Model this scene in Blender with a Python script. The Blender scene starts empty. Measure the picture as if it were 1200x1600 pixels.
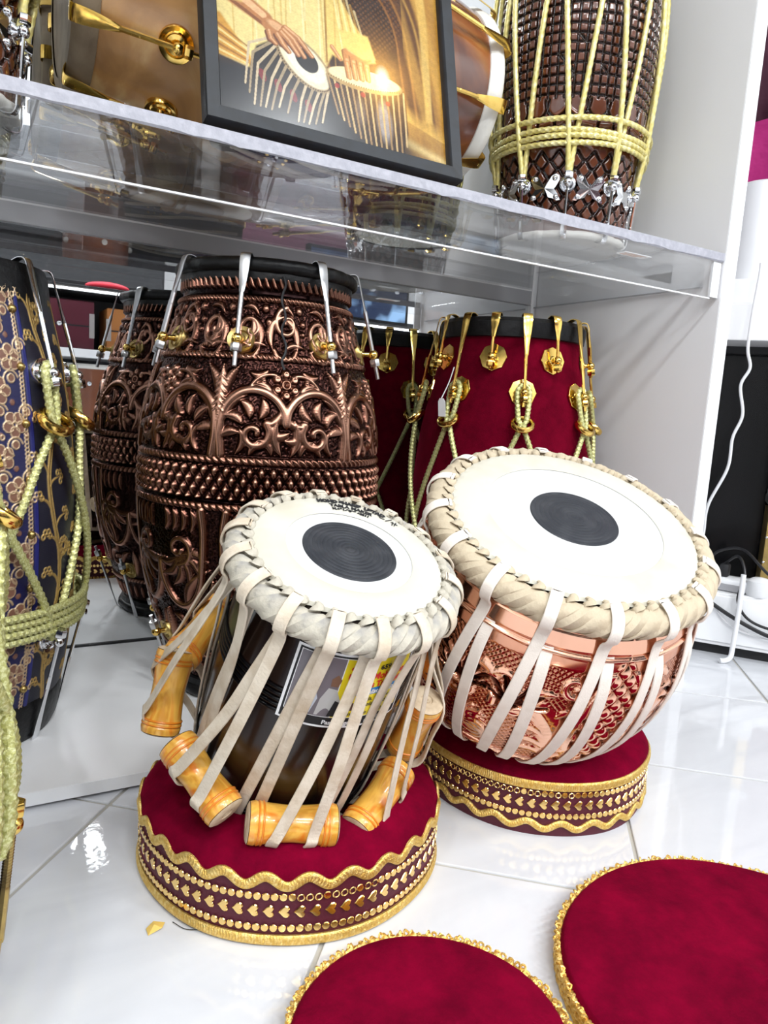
import bpy, bmesh, math, random
import numpy as np
from mathutils import Matrix, Vector
PI = math.pi
rnd = random.Random(7)
rng = np.random.default_rng(7)
scn = bpy.context.scene

# ---------------------------------------------------------------- camera
CAMZ = 0.45
F_PX, PITCH, ROLL, YAW = 1148.6, math.radians(8.273), math.radians(3.7), math.radians(30.135)
cam_d = bpy.data.cameras.new('camera')
cam = bpy.data.objects.new('camera', cam_d)
scn.collection.objects.link(cam)
cam_d.sensor_fit = 'VERTICAL'
cam_d.sensor_height = 36.0
cam_d.lens = F_PX * 36.0 / 1600.0
cam_d.clip_start = 0.02
fw = Vector((math.sin(YAW) * math.cos(PITCH), math.cos(YAW) * math.cos(PITCH), -math.sin(PITCH)))
rr0 = Vector((math.cos(YAW), -math.sin(YAW), 0)); uu0 = rr0.cross(fw)
cr = math.cos(ROLL) * rr0 + math.sin(ROLL) * uu0
cu = -math.sin(ROLL) * rr0 + math.cos(ROLL) * uu0
M = Matrix((( cr.x, cu.x, -fw.x, 0), (cr.y, cu.y, -fw.y, 0), (cr.z, cu.z, -fw.z, CAMZ), (0, 0, 0, 1)))
cam.matrix_world = M
scn.camera = cam
# ---------------------------------------------------------------- world, exposure, lights
scn.view_settings.view_transform = 'Standard'
scn.view_settings.look = 'None'
scn.view_settings.gamma = 1.0
scn.view_settings.use_curve_mapping = False
scn.view_settings.exposure = 0.27
scn.cycles.sample_clamp_indirect = 40.0
w = bpy.data.worlds.new('world'); scn.world = w
w.use_nodes = True
w.node_tree.nodes['Background'].inputs[0].default_value = (0.9, 0.94, 1, 1)
w.node_tree.nodes['Background'].inputs[1].default_value = 0.3
CEIL = 2.7
LAMPS = [(0.71, -2.41, 34), (-0.15, -2.41, 26), (-1.0, -2.41, 26), (1.5, -2.41, 26), (2.3, -2.41, 24), (-1.8, -1.1, 22), (-0.7, -1.1, 22), (0.2, -1.1, 20), (1.3, -1.1, 16), (2.6, -1.1, 20)]  # rows follow shelf shadow and floor reflection; extra lamps added to soften shading
for i, (lx, ly, lw) in enumerate(LAMPS):
    ld = bpy.data.lights.new('ceiling_and_fill_light', 'AREA'); ld.shape = 'DISK'; ld.size = 0.34
    ld.energy = lw; ld.color = (0.94, 0.98, 1.0)
    lo = bpy.data.objects.new('ceiling_and_fill_light', ld); scn.collection.objects.link(lo)
    lo.location = (lx, ly, CEIL - 0.035)

# ---------------------------------------------------------------- helpers
COL = scn.collection

def link(o, parent=None):
    COL.objects.link(o)
    if parent is not None:
        o.parent = parent
    return o

def empty(name, label=None, cat=None, loc=(0, 0, 0), rz=0.0, group=None, mat3=None):
    o = bpy.data.objects.new(name, None)
    o.empty_display_size = 0.02
    link(o)
    if mat3 is not None:
        m = Matrix([list(r) for r in mat3]).to_4x4(); m.translation = Vector(loc); o.matrix_world = m
    else:
        o.location = loc; o.rotation_euler = (0, 0, rz)
    tag(o, label, cat, group)
    return o

def tag(o, label=None, cat=None, group=None, kind=None):
    if label: o['label'] = label
    if cat: o['category'] = cat
    if group: o['group'] = group
    if kind: o['kind'] = kind
    return o

def copy_tree(o, parent=None, seen=None):
    c = o.copy(); COL.objects.link(c)
    if parent is not None: c.parent = parent
    for ch in list(o.children):
        copy_tree(ch, c)
    return c

class MB:
    """collects grids and pieces, builds ONE mesh"""
    def __init__(s):
        s.v = []; s.f = []; s.n = 0; s.mi = []
    def raw(s, V, Fs, mi=0):
        V = np.asarray(V, float).reshape(-1, 3)
        s.v.append(V)
        for f in Fs:
            s.f.append(tuple(int(i) + s.n for i in f)); s.mi.append(mi)
        s.n += len(V)
        return s
    def grid(s, G, wrap_u=False, wrap_k=True, cap=False, mi=0):
        G = np.asarray(G, float); n, k = G.shape[:2]
        a = np.arange(n if wrap_u else n - 1)[:, None]; b = np.arange(k if wrap_k else k - 1)[None, :]
        a2 = (a + 1) % n; b2 = (b + 1) % k
        q = np.stack([a * k + b + 0 * a2, a * k + b2 + 0 * a2, a2 * k + b2, a2 * k + b + 0 * b2], -1).reshape(-1, 4)
        base = s.n
        s.v.append(G.reshape(-1, 3)); s.n += n * k
        s.f.extend(map(tuple, (q + base).tolist())); s.mi.extend([mi] * len(q))
        if cap and not wrap_u:
            s.f.append(tuple(base + i for i in range(k))[::-1]); s.mi.append(mi)
            s.f.append(tuple(base + (n - 1) * k + i for i in range(k))); s.mi.append(mi)
        return s
    def box(s, x0, x1, y0, y1, z0, z1, bev=0.0, mi=0):
        if bev <= 0:
            V = [(x, y, z) for x in (x0, x1) for y in (y0, y1) for z in (z0, z1)]
            return s.raw(V, [(0, 1, 3, 2), (4, 6, 7, 5), (0, 4, 5, 1), (2, 3, 7, 6), (0, 2, 6, 4), (1, 5, 7, 3)], mi)
        bm = bmesh.new()
        bmesh.ops.create_cube(bm, size=1)
        for v in bm.verts:
            v.co = ((x0 + x1) / 2 + v.co.x * (x1 - x0), (y0 + y1) / 2 + v.co.y * (y1 - y0), (z0 + z1) / 2 + v.co.z * (z1 - z0))
        bmesh.ops.bevel(bm, geom=bm.edges[:], offset=bev, segments=2, affect='EDGES', profile=0.5)
        bm.verts.index_update()
        s.raw([v.co[:] for v in bm.verts], [[v.index for v in f.verts] for f in bm.faces], mi)
        bm.free(); return s
    def build(s, name, mat, parent=None, smooth=True, mats=None):
        me = bpy.data.meshes.new(name)
        V = np.concatenate(s.v)
        me.from_pydata(V.tolist(), [], s.f)
        for m_ in (mats or [mat]): me.materials.append(m_)
        if mats: me.polygons.foreach_set('material_index', s.mi)
        if smooth:
            me.polygons.foreach_set('use_smooth', [True] * len(me.polygons))
            me.set_sharp_from_angle(angle=math.radians(38))
        me.update()
        return link(bpy.data.objects.new(name, me), parent)

def fast_grid(name, G, mat, parent=None, attrs=None, colors=None, wrap_u=False, wrap_k=True):
    """big regular grid with per-vertex float attributes / colours"""
    n, k = G.shape[:2]
    a = np.arange(n if wrap_u else n - 1)[:, None]; b = np.arange(k if wrap_k else k - 1)[None, :]
    a2 = (a + 1) % n; b2 = (b + 1) % k
    q = np.stack([a * k + b, a * k + b2, a2 * k + b2, a2 * k + b + 0 * b2], -1).reshape(-1)
    me = bpy.data.meshes.new(name)
    me.vertices.add(n * k); me.vertices.foreach_set('co', G.reshape(-1).astype(np.float32))
    nf = len(q) // 4
    me.loops.add(nf * 4); me.loops.foreach_set('vertex_index', q.astype(np.int32))
    me.polygons.add(nf); me.polygons.foreach_set('loop_start', np.arange(0, nf * 4, 4, dtype=np.int32))
    me.polygons.foreach_set('use_smooth', np.ones(nf, dtype=bool))
    me.update(calc_edges=True)
    for nm, A in (attrs or {}).items():
        at = me.attributes.new(nm, 'FLOAT', 'POINT'); at.data.foreach_set('value', A.reshape(-1).astype(np.float32))
    for nm, A in (colors or {}).items():
        at = me.color_attributes.new(nm, 'FLOAT_COLOR', 'POINT')
        A4 = np.concatenate([A, np.ones(A.shape[:-1] + (1,))], -1)
        at.data.foreach_set('color', A4.reshape(-1).astype(np.float32))
    me.materials.append(mat)
    return link(bpy.data.objects.new(name, me), parent)

def unit(v):
    return v / np.maximum(np.linalg.norm(v, axis=-1, keepdims=True), 1e-12)

def smooth_path(P, n, closed=False):
    """Catmull-Rom resample"""
    P = np.asarray(P, float); m = len(P)
    if closed:
        Q = np.vstack([P[-1], P, P[0], P[1]]); segs = m
    else:
        Q = np.vstack([2 * P[0] - P[1], P, 2 * P[-1] - P[-2]]); segs = m - 1
    t = np.linspace(0, segs, n, endpoint=not closed); i = np.minimum(t.astype(int), segs - 1); u = (t - i)[:, None]
    p0, p1, p2, p3 = Q[i], Q[i + 1], Q[i + 2], Q[i + 3]
    return .5 * ((2 * p1) + (-p0 + p2) * u + (2 * p0 - 5 * p1 + 4 * p2 - p3) * u * u + (-p0 + 3 * p1 - 3 * p2 + p3) * u ** 3)

def frames(P, closed=False, side=None):
    P = np.asarray(P, float)
    if closed: T = unit(np.roll(P, -1, 0) - np.roll(P, 1, 0))
    else: T = unit(np.gradient(P, axis=0))
    if side is not None:
        S = np.broadcast_to(np.asarray(side, float), P.shape)
        S = unit(S - (S * T).sum(-1, keepdims=True) * T)
        return T, S, np.cross(T, S)
    S = np.zeros_like(P)
    a = np.array([0, 0, 1.]) if abs(T[0, 2]) < .9 else np.array([1., 0, 0])
    s = unit(np.cross(T[0], a)); S[0] = s
    for i in range(1, len(P)):
        s = S[i - 1] - (S[i - 1] @ T[i]) * T[i]; S[i] = s / np.linalg.norm(s)
    return T, S, np.cross(T, S)

def sweep(P, sec, side=None, closed=False, scale=None):
    """sec (k,2) or (n,k,2)"""
    P = np.asarray(P, float)
    T, S, N = frames(P, closed, side)
    sec = np.asarray(sec, float)
    if sec.ndim == 2: sec = np.broadcast_to(sec, (len(P),) + sec.shape)
    if scale is not None: sec = sec * np.asarray(scale, float).reshape(len(P), 1, -1)
    return P[:, None] + sec[..., :1] * S[:, None] + sec[..., 1:] * N[:, None]

def circ_sec(r, k=10):
    t = np.arange(k) * 2 * PI / k
    return np.stack([r * np.cos(t), r * np.sin(t)], -1)

def rect_sec(w_, h_, b=0.25):
    b = b * h_; w2, h2 = w_ / 2, h_ / 2
    return np.array([(-w2 + b, -h2), (w2 - b, -h2), (w2, -h2 + b), (w2, h2 - b), (w2 - b, h2), (-w2 + b, h2), (-w2, h2 - b), (-w2, -h2 + b)])

def laid_rope(P, r, pitch, closed=False, lobes=3, k=15, depth=.22, side=None):
    """twisted rope section whose strands wind round the path"""
    P = np.asarray(P, float)
    d = np.linalg.norm(np.diff(P, axis=0), axis=1)
    s = np.concatenate([[0], np.cumsum(d)])
    if closed:
        tot = s[-1] + np.linalg.norm(P[0] - P[-1]); tw = max(1, round(tot / pitch)) ; ph = s / tot * 2 * PI * tw / 1.0
        ph = ph / 1.0
    else: ph = s / pitch * 2 * PI
    th = np.arange(k) * 2 * PI / k
    R = r * (1 - depth + depth * np.abs(np.cos(lobes / 2 * (th[None] - ph[:, None] )))) 
    sec = np.stack([R * np.cos(th), R * np.sin(th)], -1)
    if closed:   # use planar frames so the loop closes
        c = P.mean(0); nrm = unit(np.cross(P[0] - c, P[len(P) // 4] - c))
        return sweep(P, sec, side=nrm, closed=True)
    return sweep(P, sec, side=side)

def braided_cord(P, r, k=8, cell=None):
    """sheath of small bumps (plaited metallic cord)"""
    P = np.asarray(P, float)
    d = np.linalg.norm(np.diff(P, axis=0), axis=1); s = np.concatenate([[0], np.cumsum(d)])
    L = s[-1]; step = r * .42; n = max(8, int(L / step))
    si = np.linspace(0, L, n); Q = np.stack([np.interp(si, s, P[:, j]) for j in range(3)], -1)
    th = np.arange(k) * 2 * PI / k
    i = np.arange(n)[:, None]; j = np.arange(k)[None]
    R = r * (1 + .13 * np.where((i // 2 + j) % 2 == 0, 1, -1) * np.where(i % 2 == 0, 1, .5))
    return sweep(Q, np.stack([R * np.cos(th), R * np.sin(th)], -1))

def lathe(prof, k=64, ax=None):
    """prof: list of (r,z) -> grid (n,k,3) round z"""
    p = np.asarray(prof, float); t = np.arange(k) * 2 * PI / k
    return np.stack([p[:, :1] * np.cos(t), p[:, :1] * np.sin(t), np.broadcast_to(p[:, 1:], (len(p), k))], -1)

def xf(G, m):
    """apply 4x4/3x3 to points"""
    m = np.asarray(m, float); G = np.asarray(G, float)
    if m.shape == (3, 3): return G @ m.T
    return G @ m[:3, :3].T + m[:3, 3]

def interp_prof(pts):
    z = np.array([p[0] for p in pts], float); r = np.array([p[1] for p in pts], float)
    # monotone-ish cubic hermite
    d = np.diff(r) / np.diff(z); m = np.zeros_like(r); m[1:-1] = np.where(d[:-1] * d[1:] > 0, 2 * d[:-1] * d[1:] / (d[:-1] + d[1:] + 1e-12), 0); m[0] = d[0]; m[-1] = d[-1]
    def f(q):
        q = np.clip(np.asarray(q, float), z[0], z[-1]); i = np.clip(np.searchsorted(z, q) - 1, 0, len(z) - 2)
        h = z[i + 1] - z[i]; t = (q - z[i]) / h
        return (2 * t ** 3 - 3 * t ** 2 + 1) * r[i] + (t ** 3 - 2 * t ** 2 + t) * h * m[i] + (-2 * t ** 3 + 3 * t ** 2) * r[i + 1] + (t ** 3 - t ** 2) * h * m[i + 1]
    return f

class Relief:
    """periodic height canvas in metres; strokes and leaves are embossed into it"""
    def __init__(s, w_, h_, res=1100):
        s.w, s.h = w_, h_; s.nx = int(round(w_ * res)); s.ny = int(h_ * res) + 2; s.res = s.nx / w_; s.a = np.zeros((s.ny, s.nx), np.float32)
    def path(s, P, r, amp=1.0, r1=None, power=.5, leaf=False, cut=False):
        P = np.asarray(P, float)
        if len(P) > 2: P = smooth_path(P, len(P) * 8)
        d = np.linalg.norm(np.diff(P, axis=0), axis=1); L = np.concatenate([[0], np.cumsum(d)])
        n = max(2, int(L[-1] / (max(r, 1.2 / s.res) * .35)))
        t = np.linspace(0, L[-1], n); X = np.interp(t, L, P[:, 0]); Y = np.interp(t, L, P[:, 1]); u = t / max(L[-1], 1e-9)
        R = np.full(n, r) if r1 is None else r + (r1 - r) * u
        if leaf: R = R * np.sin(PI * np.clip(u, .03, .97)) ** .7
        for x, y, q in zip(X, Y, R):
            s._dot(x, y, q, amp, power, cut)
        return s
    def _dot(s, x, y, r, amp=1.0, power=.5, cut=False):
        R = s.res; c = max(1, int(r * R) + 1); ix, iy = int(round(x * R)), int(round(y * R))
        y0, y1 = max(0, iy - c), min(s.ny, iy + c + 1)
        if y0 >= y1: return
        xs = np.arange(ix - c, ix + c + 1); ys = np.arange(y0, y1)
        D = ((xs[None] - x * R) ** 2 + (ys[:, None] - y * R) ** 2) / max((r * R) ** 2, .6)
        val = amp * np.clip(1 - D, 0, 1) ** power
        ii = np.ix_(ys, xs % s.nx)
        s.a[ii] = np.minimum(s.a[ii], -val) if cut else np.maximum(s.a[ii], val)
    dot = _dot
    def ring(s, x, y, R, r, amp=1., **k):
        t = np.linspace(0, 2 * PI, 13); s.path(np.stack([x + R * np.cos(t), y + R * np.sin(t)], -1), r, amp, **k)
    def arc(s, x, y, R, a0, a1, r, amp=1., r1=None, Ry=None, **k):
        t = np.radians(np.linspace(a0, a1, 9)); Ry = Ry or R
        s.path(np.stack([x + R * np.cos(t), y + Ry * np.sin(t)], -1), r, amp, r1=r1, **k)
    def spiral(s, x, y, R, a0, turns, r, amp=1., r1=None):
        t = np.linspace(0, 1, 14); a = math.radians(a0) + turns * 2 * PI * t; q = R * (1 - .82 * t)
        s.path(np.stack([x + q * np.cos(a), y + q * np.sin(a)], -1), r, amp, r1=r1 or r * .6)
    def leafs(s, x, y, ang, L, wd, amp=1., curve=.25):
        a = math.radians(ang); t = np.linspace(0, 1, 5); c = curve * L * np.sin(PI * t)
        P = np.stack([x + t * L * math.cos(a) - c * math.sin(a), y + t * L * math.sin(a) + c * math.cos(a)], -1)
        s.path(P, wd, amp, leaf=True, power=.6); return P
    def rope(s, v, wd, pitch, amp=1.):
        X = (np.arange(s.nx) / s.res)[None]; Y = (np.arange(s.ny) / s.res)[:, None]
        n = max(1, round(s.w / pitch)); e = np.clip(1 - ((Y - v) / (wd / 2)) ** 2, 0, 1)
        h = amp * np.sqrt(e) * (.45 + .55 * np.abs(np.cos(PI * (X / s.w * n + (Y - v) / wd * .9))))
        s.a[:] = np.maximum(s.a, h * (e > 0))
    def diamonds(s, v0, v1, px, py, amp=1.):
        X = (np.arange(s.nx) / s.res)[None]; Y = (np.arange(s.ny) / s.res)[:, None]
        n = max(1, round(s.w / px)); a = X / s.w * n + (Y - v0) / py; b = X / s.w * n - (Y - v0) / py
        h = amp * np.abs(np.sin(PI * a)) ** .8 * np.abs(np.sin(PI * b)) ** .8
        m = (Y > v0) & (Y < v1); s.a[:] = np.where(m, np.maximum(s.a, h), s.a)
    def ribs(s, v0, v1, pitch, amp=1., slant=0.):
        X = (np.arange(s.nx) / s.res)[None]; Y = (np.arange(s.ny) / s.res)[:, None]
        n = max(1, round(s.w / pitch)); h = amp * np.abs(np.sin(PI * (X / s.w * n + slant * (Y - v0) / pitch)))
        e = np.clip(np.minimum(Y - v0, v1 - Y) / .004, 0, 1)
        s.a[:] = np.maximum(s.a, h * e)
    def speckle(s, v0, v1, amp=.25, cell=.0022):
        n = (int(s.h / cell) + 2, int(s.w / cell)); q = rng.random(n)
        yi = (np.arange(s.ny) / s.res / cell).astype(int) % n[0]; xi = (np.arange(s.nx) / s.res / cell).astype(int) % n[1]
        Y = (np.arange(s.ny) / s.res)[:, None]; g = q[yi][:, xi] * amp
        m = (Y > v0) & (Y < v1) & (s.a < amp)
        s.a[:] = np.where(m, np.maximum(s.a, g), s.a)
    def blur(s, n=1):
        for _ in range(n):
            a = s.a; b = (np.roll(a, 1, 1) + np.roll(a, -1, 1) + 2 * a) / 4; b[1:-1] = (b[:-2] + b[2:] + 2 * b[1:-1]) / 4; s.a = b
    def sample(s, u, v):
        x = (np.asarray(u) * s.res) % s.nx; y = np.clip(np.asarray(v) * s.res, 0, s.ny - 2)
        i = np.floor(x).astype(int) % s.nx; j = np.floor(y).astype(int); fx = x - np.floor(x); fy = y - j; i2 = (i + 1) % s.nx
        a = s.a; return (a[j, i] * (1 - fx) + a[j, i2] * fx) * (1 - fy) + (a[j + 1, i] * (1 - fx) + a[j + 1, i2] * fx) * fy

# ---------------------------------------------------------------- materials
def nt(name):
    m = bpy.data.materials.new(name); m.use_nodes = True
    n = m.node_tree; b = n.nodes['Principled BSDF']
    return m, n, b

def N(n, t, **kw):
    x = n.nodes.new(t)
    for k, v in kw.items(): setattr(x, k, v)
    return x

def mat(name, col, rough=.5, metal=0., spec=.5, coat=0., sheen=0., bump=None, vary=None, sheen_tint=None):
    """vary=(colour2, scale, sharp)  bump=(scale, strength, distance)"""
    m, n, b = nt(name)
    b.inputs['Base Color'].default_value = (*col, 1); b.inputs['Roughness'].default_value = rough
    b.inputs['Metallic'].default_value = metal; b.inputs['Specular IOR Level'].default_value = spec
    if coat: b.inputs['Coat Weight'].default_value = coat; b.inputs['Coat Roughness'].default_value = .06
    if sheen:
        b.inputs['Sheen Weight'].default_value = sheen; b.inputs['Sheen Roughness'].default_value = .35
        b.inputs['Sheen Tint'].default_value = (*(sheen_tint or (1, 1, 1)), 1)
    tc = N(n, 'ShaderNodeTexCoord')
    if vary:
        c2, sc, (lo, hi) = vary
        no = N(n, 'ShaderNodeTexNoise'); no.inputs['Scale'].default_value = sc; no.inputs['Detail'].default_value = 5
        n.links.new(tc.outputs['Object'], no.inputs['Vector'])
        r = N(n, 'ShaderNodeValToRGB'); r.color_ramp.elements[0].position = lo; r.color_ramp.elements[1].position = hi
        r.color_ramp.elements[0].color = (*col, 1); r.color_ramp.elements[1].color = (*c2, 1)
        n.links.new(no.outputs['Fac'], r.inputs[0]); n.links.new(r.outputs[0], b.inputs['Base Color'])
    if bump:
        no = N(n, 'ShaderNodeTexNoise'); no.inputs['Scale'].default_value = bump[0]; no.inputs['Detail'].default_value = 3
        n.links.new(tc.outputs['Object'], no.inputs['Vector'])
        bp = N(n, 'ShaderNodeBump'); bp.inputs['Strength'].default_value = bump[1]; bp.inputs['Distance'].default_value = bump[2]
        n.links.new(no.outputs['Fac'], bp.inputs['Height']); n.links.new(bp.outputs[0], b.inputs['Normal'])
    return m

def attr_mat(name, stops, rough=.3, metal=1., attr='relief', rough_hi=None, coat=0., noise=None, spec=.5):
    """colour comes from the embossed height: recesses darker, by patina on the antique copper"""
    m, n, b = nt(name)
    at = N(n, 'ShaderNodeAttribute', attribute_name=attr); r = N(n, 'ShaderNodeValToRGB')
    e = r.color_ramp.elements
    while len(e) < len(stops): e.new(.5)
    for k, (p, c) in zip(e, stops): k.position = p; k.color = (*c, 1)
    src = at.outputs['Fac']
    if noise:
        tc = N(n, 'ShaderNodeTexCoord'); no = N(n, 'ShaderNodeTexNoise'); no.inputs['Scale'].default_value = noise[0]; no.inputs['Detail'].default_value = 6
        n.links.new(tc.outputs['Object'], no.inputs['Vector'])
        mu = N(n, 'ShaderNodeMath', operation='MULTIPLY_ADD'); mu.inputs[1].default_value = noise[1]; mu.inputs[2].default_value = -noise[1] / 2
        n.links.new(no.outputs['Fac'], mu.inputs[0]); ad = N(n, 'ShaderNodeMath', operation='ADD')
        n.links.new(src, ad.inputs[0]); n.links.new(mu.outputs[0], ad.inputs[1]); src = ad.outputs[0]
    n.links.new(src, r.inputs[0]); n.links.new(r.outputs[0], b.inputs['Base Color'])
    b.inputs['Metallic'].default_value = metal; b.inputs['Roughness'].default_value = rough
    b.inputs['Specular IOR Level'].default_value = spec
    if coat: b.inputs['Coat Weight'].default_value = coat; b.inputs['Coat Roughness'].default_value = .08
    if rough_hi is not None:
        mr = N(n, 'ShaderNodeMapRange'); mr.inputs['To Min'].default_value = rough; mr.inputs['To Max'].default_value = rough_hi
        n.links.new(at.outputs['Fac'], mr.inputs['Value']); n.links.new(mr.outputs[0], b.inputs['Roughness'])
    return m

def color_mat(name, rough=.4, attr='paint', coat=0., metal_attr=None):
    m, n, b = nt(name)
    at = N(n, 'ShaderNodeAttribute', attribute_name=attr)
    n.links.new(at.outputs['Color'], b.inputs['Base Color']); b.inputs['Roughness'].default_value = rough
    if coat: b.inputs['Coat Weight'].default_value = coat; b.inputs['Coat Roughness'].default_value = .05
    if metal_attr:
        a2 = N(n, 'ShaderNodeAttribute', attribute_name=metal_attr); n.links.new(a2.outputs['Fac'], b.inputs['Metallic'])
    return m

def clear_mat(name, tint=(.93, .94, .95), f0=.04, rough=0.0):
    """clear acrylic sheet: straight-through transparency plus Fresnel gloss on both faces"""
    m = bpy.data.materials.new(name); m.use_nodes = True; n = m.node_tree
    n.nodes.clear()
    out = N(n, 'ShaderNodeOutputMaterial'); mx = N(n, 'ShaderNodeMixShader'); tr = N(n, 'ShaderNodeBsdfTransparent'); gl = N(n, 'ShaderNodeBsdfGlossy')
    tr.inputs[0].default_value = (*tint, 1); gl.inputs[0].default_value = (1, 1, 1, 1); gl.inputs['Roughness'].default_value = rough
    g = N(n, 'ShaderNodeNewGeometry'); dt = N(n, 'ShaderNodeVectorMath', operation='DOT_PRODUCT')
    n.links.new(g.outputs['Normal'], dt.inputs[0]); n.links.new(g.outputs['Incoming'], dt.inputs[1])
    ab = N(n, 'ShaderNodeMath', operation='ABSOLUTE'); n.links.new(dt.outputs['Value'], ab.inputs[0])
    su = N(n, 'ShaderNodeMath', operation='SUBTRACT'); su.inputs[0].default_value = 1; n.links.new(ab.outputs[0], su.inputs[1])
    po = N(n, 'ShaderNodeMath', operation='POWER'); n.links.new(su.outputs[0], po.inputs[0]); po.inputs[1].default_value = 5
    ma = N(n, 'ShaderNodeMath', operation='MULTIPLY_ADD'); n.links.new(po.outputs[0], ma.inputs[0]); ma.inputs[1].default_value = 1 - f0; ma.inputs[2].default_value = f0
    n.links.new(ma.outputs[0], mx.inputs[0]); n.links.new(tr.outputs[0], mx.inputs[1]); n.links.new(gl.outputs[0], mx.inputs[2]); n.links.new(mx.outputs[0], out.inputs[0])
    return m

def tile_mat():
    m, n, b = nt('marble_tile')
    tc = N(n, 'ShaderNodeTexCoord'); mp = N(n, 'ShaderNodeMapping'); mp.inputs['Rotation'].default_value = (0, 0, .6); mp.inputs['Scale'].default_value = (1.2, 6, 1)
    oi = N(n, 'ShaderNodeNewGeometry')
    n.links.new(oi.outputs['Position'], mp.inputs['Vector'])
    no = N(n, 'ShaderNodeTexNoise'); no.inputs['Scale'].default_value = 2.2; no.inputs['Detail'].default_value = 6; no.inputs['Distortion'].default_value = 1.2
    n.links.new(mp.outputs[0], no.inputs['Vector'])
    r = N(n, 'ShaderNodeValToRGB'); e = r.color_ramp.elements
    e[0].position = .35; e[0].color = (.67, .68, .71, 1); e[1].position = .68; e[1].color = (.60, .61, .645, 1)
    n.links.new(no.outputs['Fac'], r.inputs[0]); n.links.new(r.outputs[0], b.inputs['Base Color'])
    b.inputs['Roughness'].default_value = .05
    n2 = N(n, 'ShaderNodeTexNoise'); n2.inputs['Scale'].default_value = 90; n.links.new(oi.outputs['Position'], n2.inputs['Vector'])
    bp = N(n, 'ShaderNodeBump'); bp.inputs['Strength'].default_value = .05; bp.inputs['Distance'].default_value = .002
    n.links.new(n2.outputs['Fac'], bp.inputs['Height']); n.links.new(bp.outputs[0], b.inputs['Normal'])
    return m

def wood_mat(name, c0, c1, scale=6, rough=.3, coat=.5, stretch=(1, 1, .12), mid=None):
    m, n, b = nt(name)
    tc = N(n, 'ShaderNodeTexCoord'); mp = N(n, 'ShaderNodeMapping'); mp.inputs['Scale'].default_value = stretch
    n.links.new(tc.outputs['Object'], mp.inputs['Vector'])
    no = N(n, 'ShaderNodeTexNoise'); no.inputs['Scale'].default_value = scale; no.inputs['Detail'].default_value = 7; no.inputs['Distortion'].default_value = 1.5
    n.links.new(mp.outputs[0], no.inputs['Vector'])
    r = N(n, 'ShaderNodeValToRGB'); e = r.color_ramp.elements; e[0].position = .38; e[0].color = (*c0, 1); e[1].position = .62; e[1].color = (*c1, 1)
    if mid: k = e.new(.5); k.color = (*mid, 1)
    n.links.new(no.outputs['Fac'], r.inputs[0]); n.links.new(r.outputs[0], b.inputs['Base Color'])
    b.inputs['Roughness'].default_value = rough; b.inputs['Coat Weight'].default_value = coat; b.inputs['Coat Roughness'].default_value = .1
    bp = N(n, 'ShaderNodeBump'); bp.inputs['Strength'].default_value = .15; bp.inputs['Distance'].default_value = .001
    n.links.new(no.outputs['Fac'], bp.inputs['Height']); n.links.new(bp.outputs[0], b.inputs['Normal'])
    return m

def velvet_mat(name, c0, c1, sheen=.6):
    m, n, b = nt(name)
    tc = N(n, 'ShaderNodeTexCoord'); no = N(n, 'ShaderNodeTexNoise'); no.inputs['Scale'].default_value = 22; no.inputs['Detail'].default_value = 6; no.inputs['Roughness'].default_value = .7
    n.links.new(tc.outputs['Object'], no.inputs['Vector'])
    r = N(n, 'ShaderNodeValToRGB'); e = r.color_ramp.elements; e[0].position = .36; e[0].color = (*c0, 1); e[1].position = .7; e[1].color = (*c1, 1)
    n.links.new(no.outputs['Fac'], r.inputs[0]); n.links.new(r.outputs[0], b.inputs['Base Color'])
    b.inputs['Roughness'].default_value = .95; b.inputs['Specular IOR Level'].default_value = .03
    b.inputs['Sheen Weight'].default_value = sheen; b.inputs['Sheen Roughness'].default_value = .3; b.inputs['Sheen Tint'].default_value = (.8, .02, .10, 1)
    n2 = N(n, 'ShaderNodeTexNoise'); n2.inputs['Scale'].default_value = 600; n.links.new(tc.outputs['Object'], n2.inputs['Vector'])
    bp = N(n, 'ShaderNodeBump'); bp.inputs['Strength'].default_value = .5; bp.inputs['Distance'].default_value = .001
    n.links.new(n2.outputs['Fac'], bp.inputs['Height']); n.links.new(bp.outputs[0], b.inputs['Normal'])
    return m

M_ = {}
M_['tile'] = tile_mat()
M_['grout'] = mat('grout', (.42, .40, .36), .9)
M_['white_lam'] = mat('white_laminate', (.86, .86, .87), .28, vary=((.79, .80, .82), 9, (.5, .8)), bump=(30, .04, .002))
M_['white_edge'] = mat('white_edge_band', (.88, .89, .91), .35)
M_['panel'] = mat('grey_white_panel', (.80, .80, .82), .5)
M_['wall'] = mat('white_wall', (.82, .82, .82), .6)
M_['mirror'] = mat('mirror_silver', (.82, .84, .85), .012, 1.)
M_['clear'] = clear_mat('clear_acrylic', (.985, .987, .99))
M_['frost'] = mat('sawn_acrylic_edge', (.36, .36, .41), .55, vary=((.45, .45, .50), 120, (.4, .7)), bump=(220, .4, .001))
M_['polish'] = mat('polished_acrylic_edge', (.78, .78, .80), .2)
M_['alu'] = mat('grey_bracket', (.42, .42, .44), .35, .3)
M_['chrome'] = mat('chrome', (.75, .76, .78), .12, 1.)
M_['steel'] = mat('dull_steel', (.55, .55, .56), .3, 1., bump=(200, .1, .001))
M_['brass'] = mat('polished_brass', (.85, .58, .16), .16, 1., vary=((.72, .45, .10), 60, (.45, .7)))
M_['brass_dull'] = mat('aged_brass', (.55, .40, .14), .35, 1., vary=((.35, .25, .10), 50, (.4, .7)))
M_['gold_trim'] = mat('gold_braid', (.80, .52, .13), .38, .85, bump=(900, .8, .001), vary=((.95, .72, .28), 260, (.45, .65)))
M_['gold_foil'] = mat('gold_foil', (.95, .66, .25), .22, 1., bump=(150, .15, .001))
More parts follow.
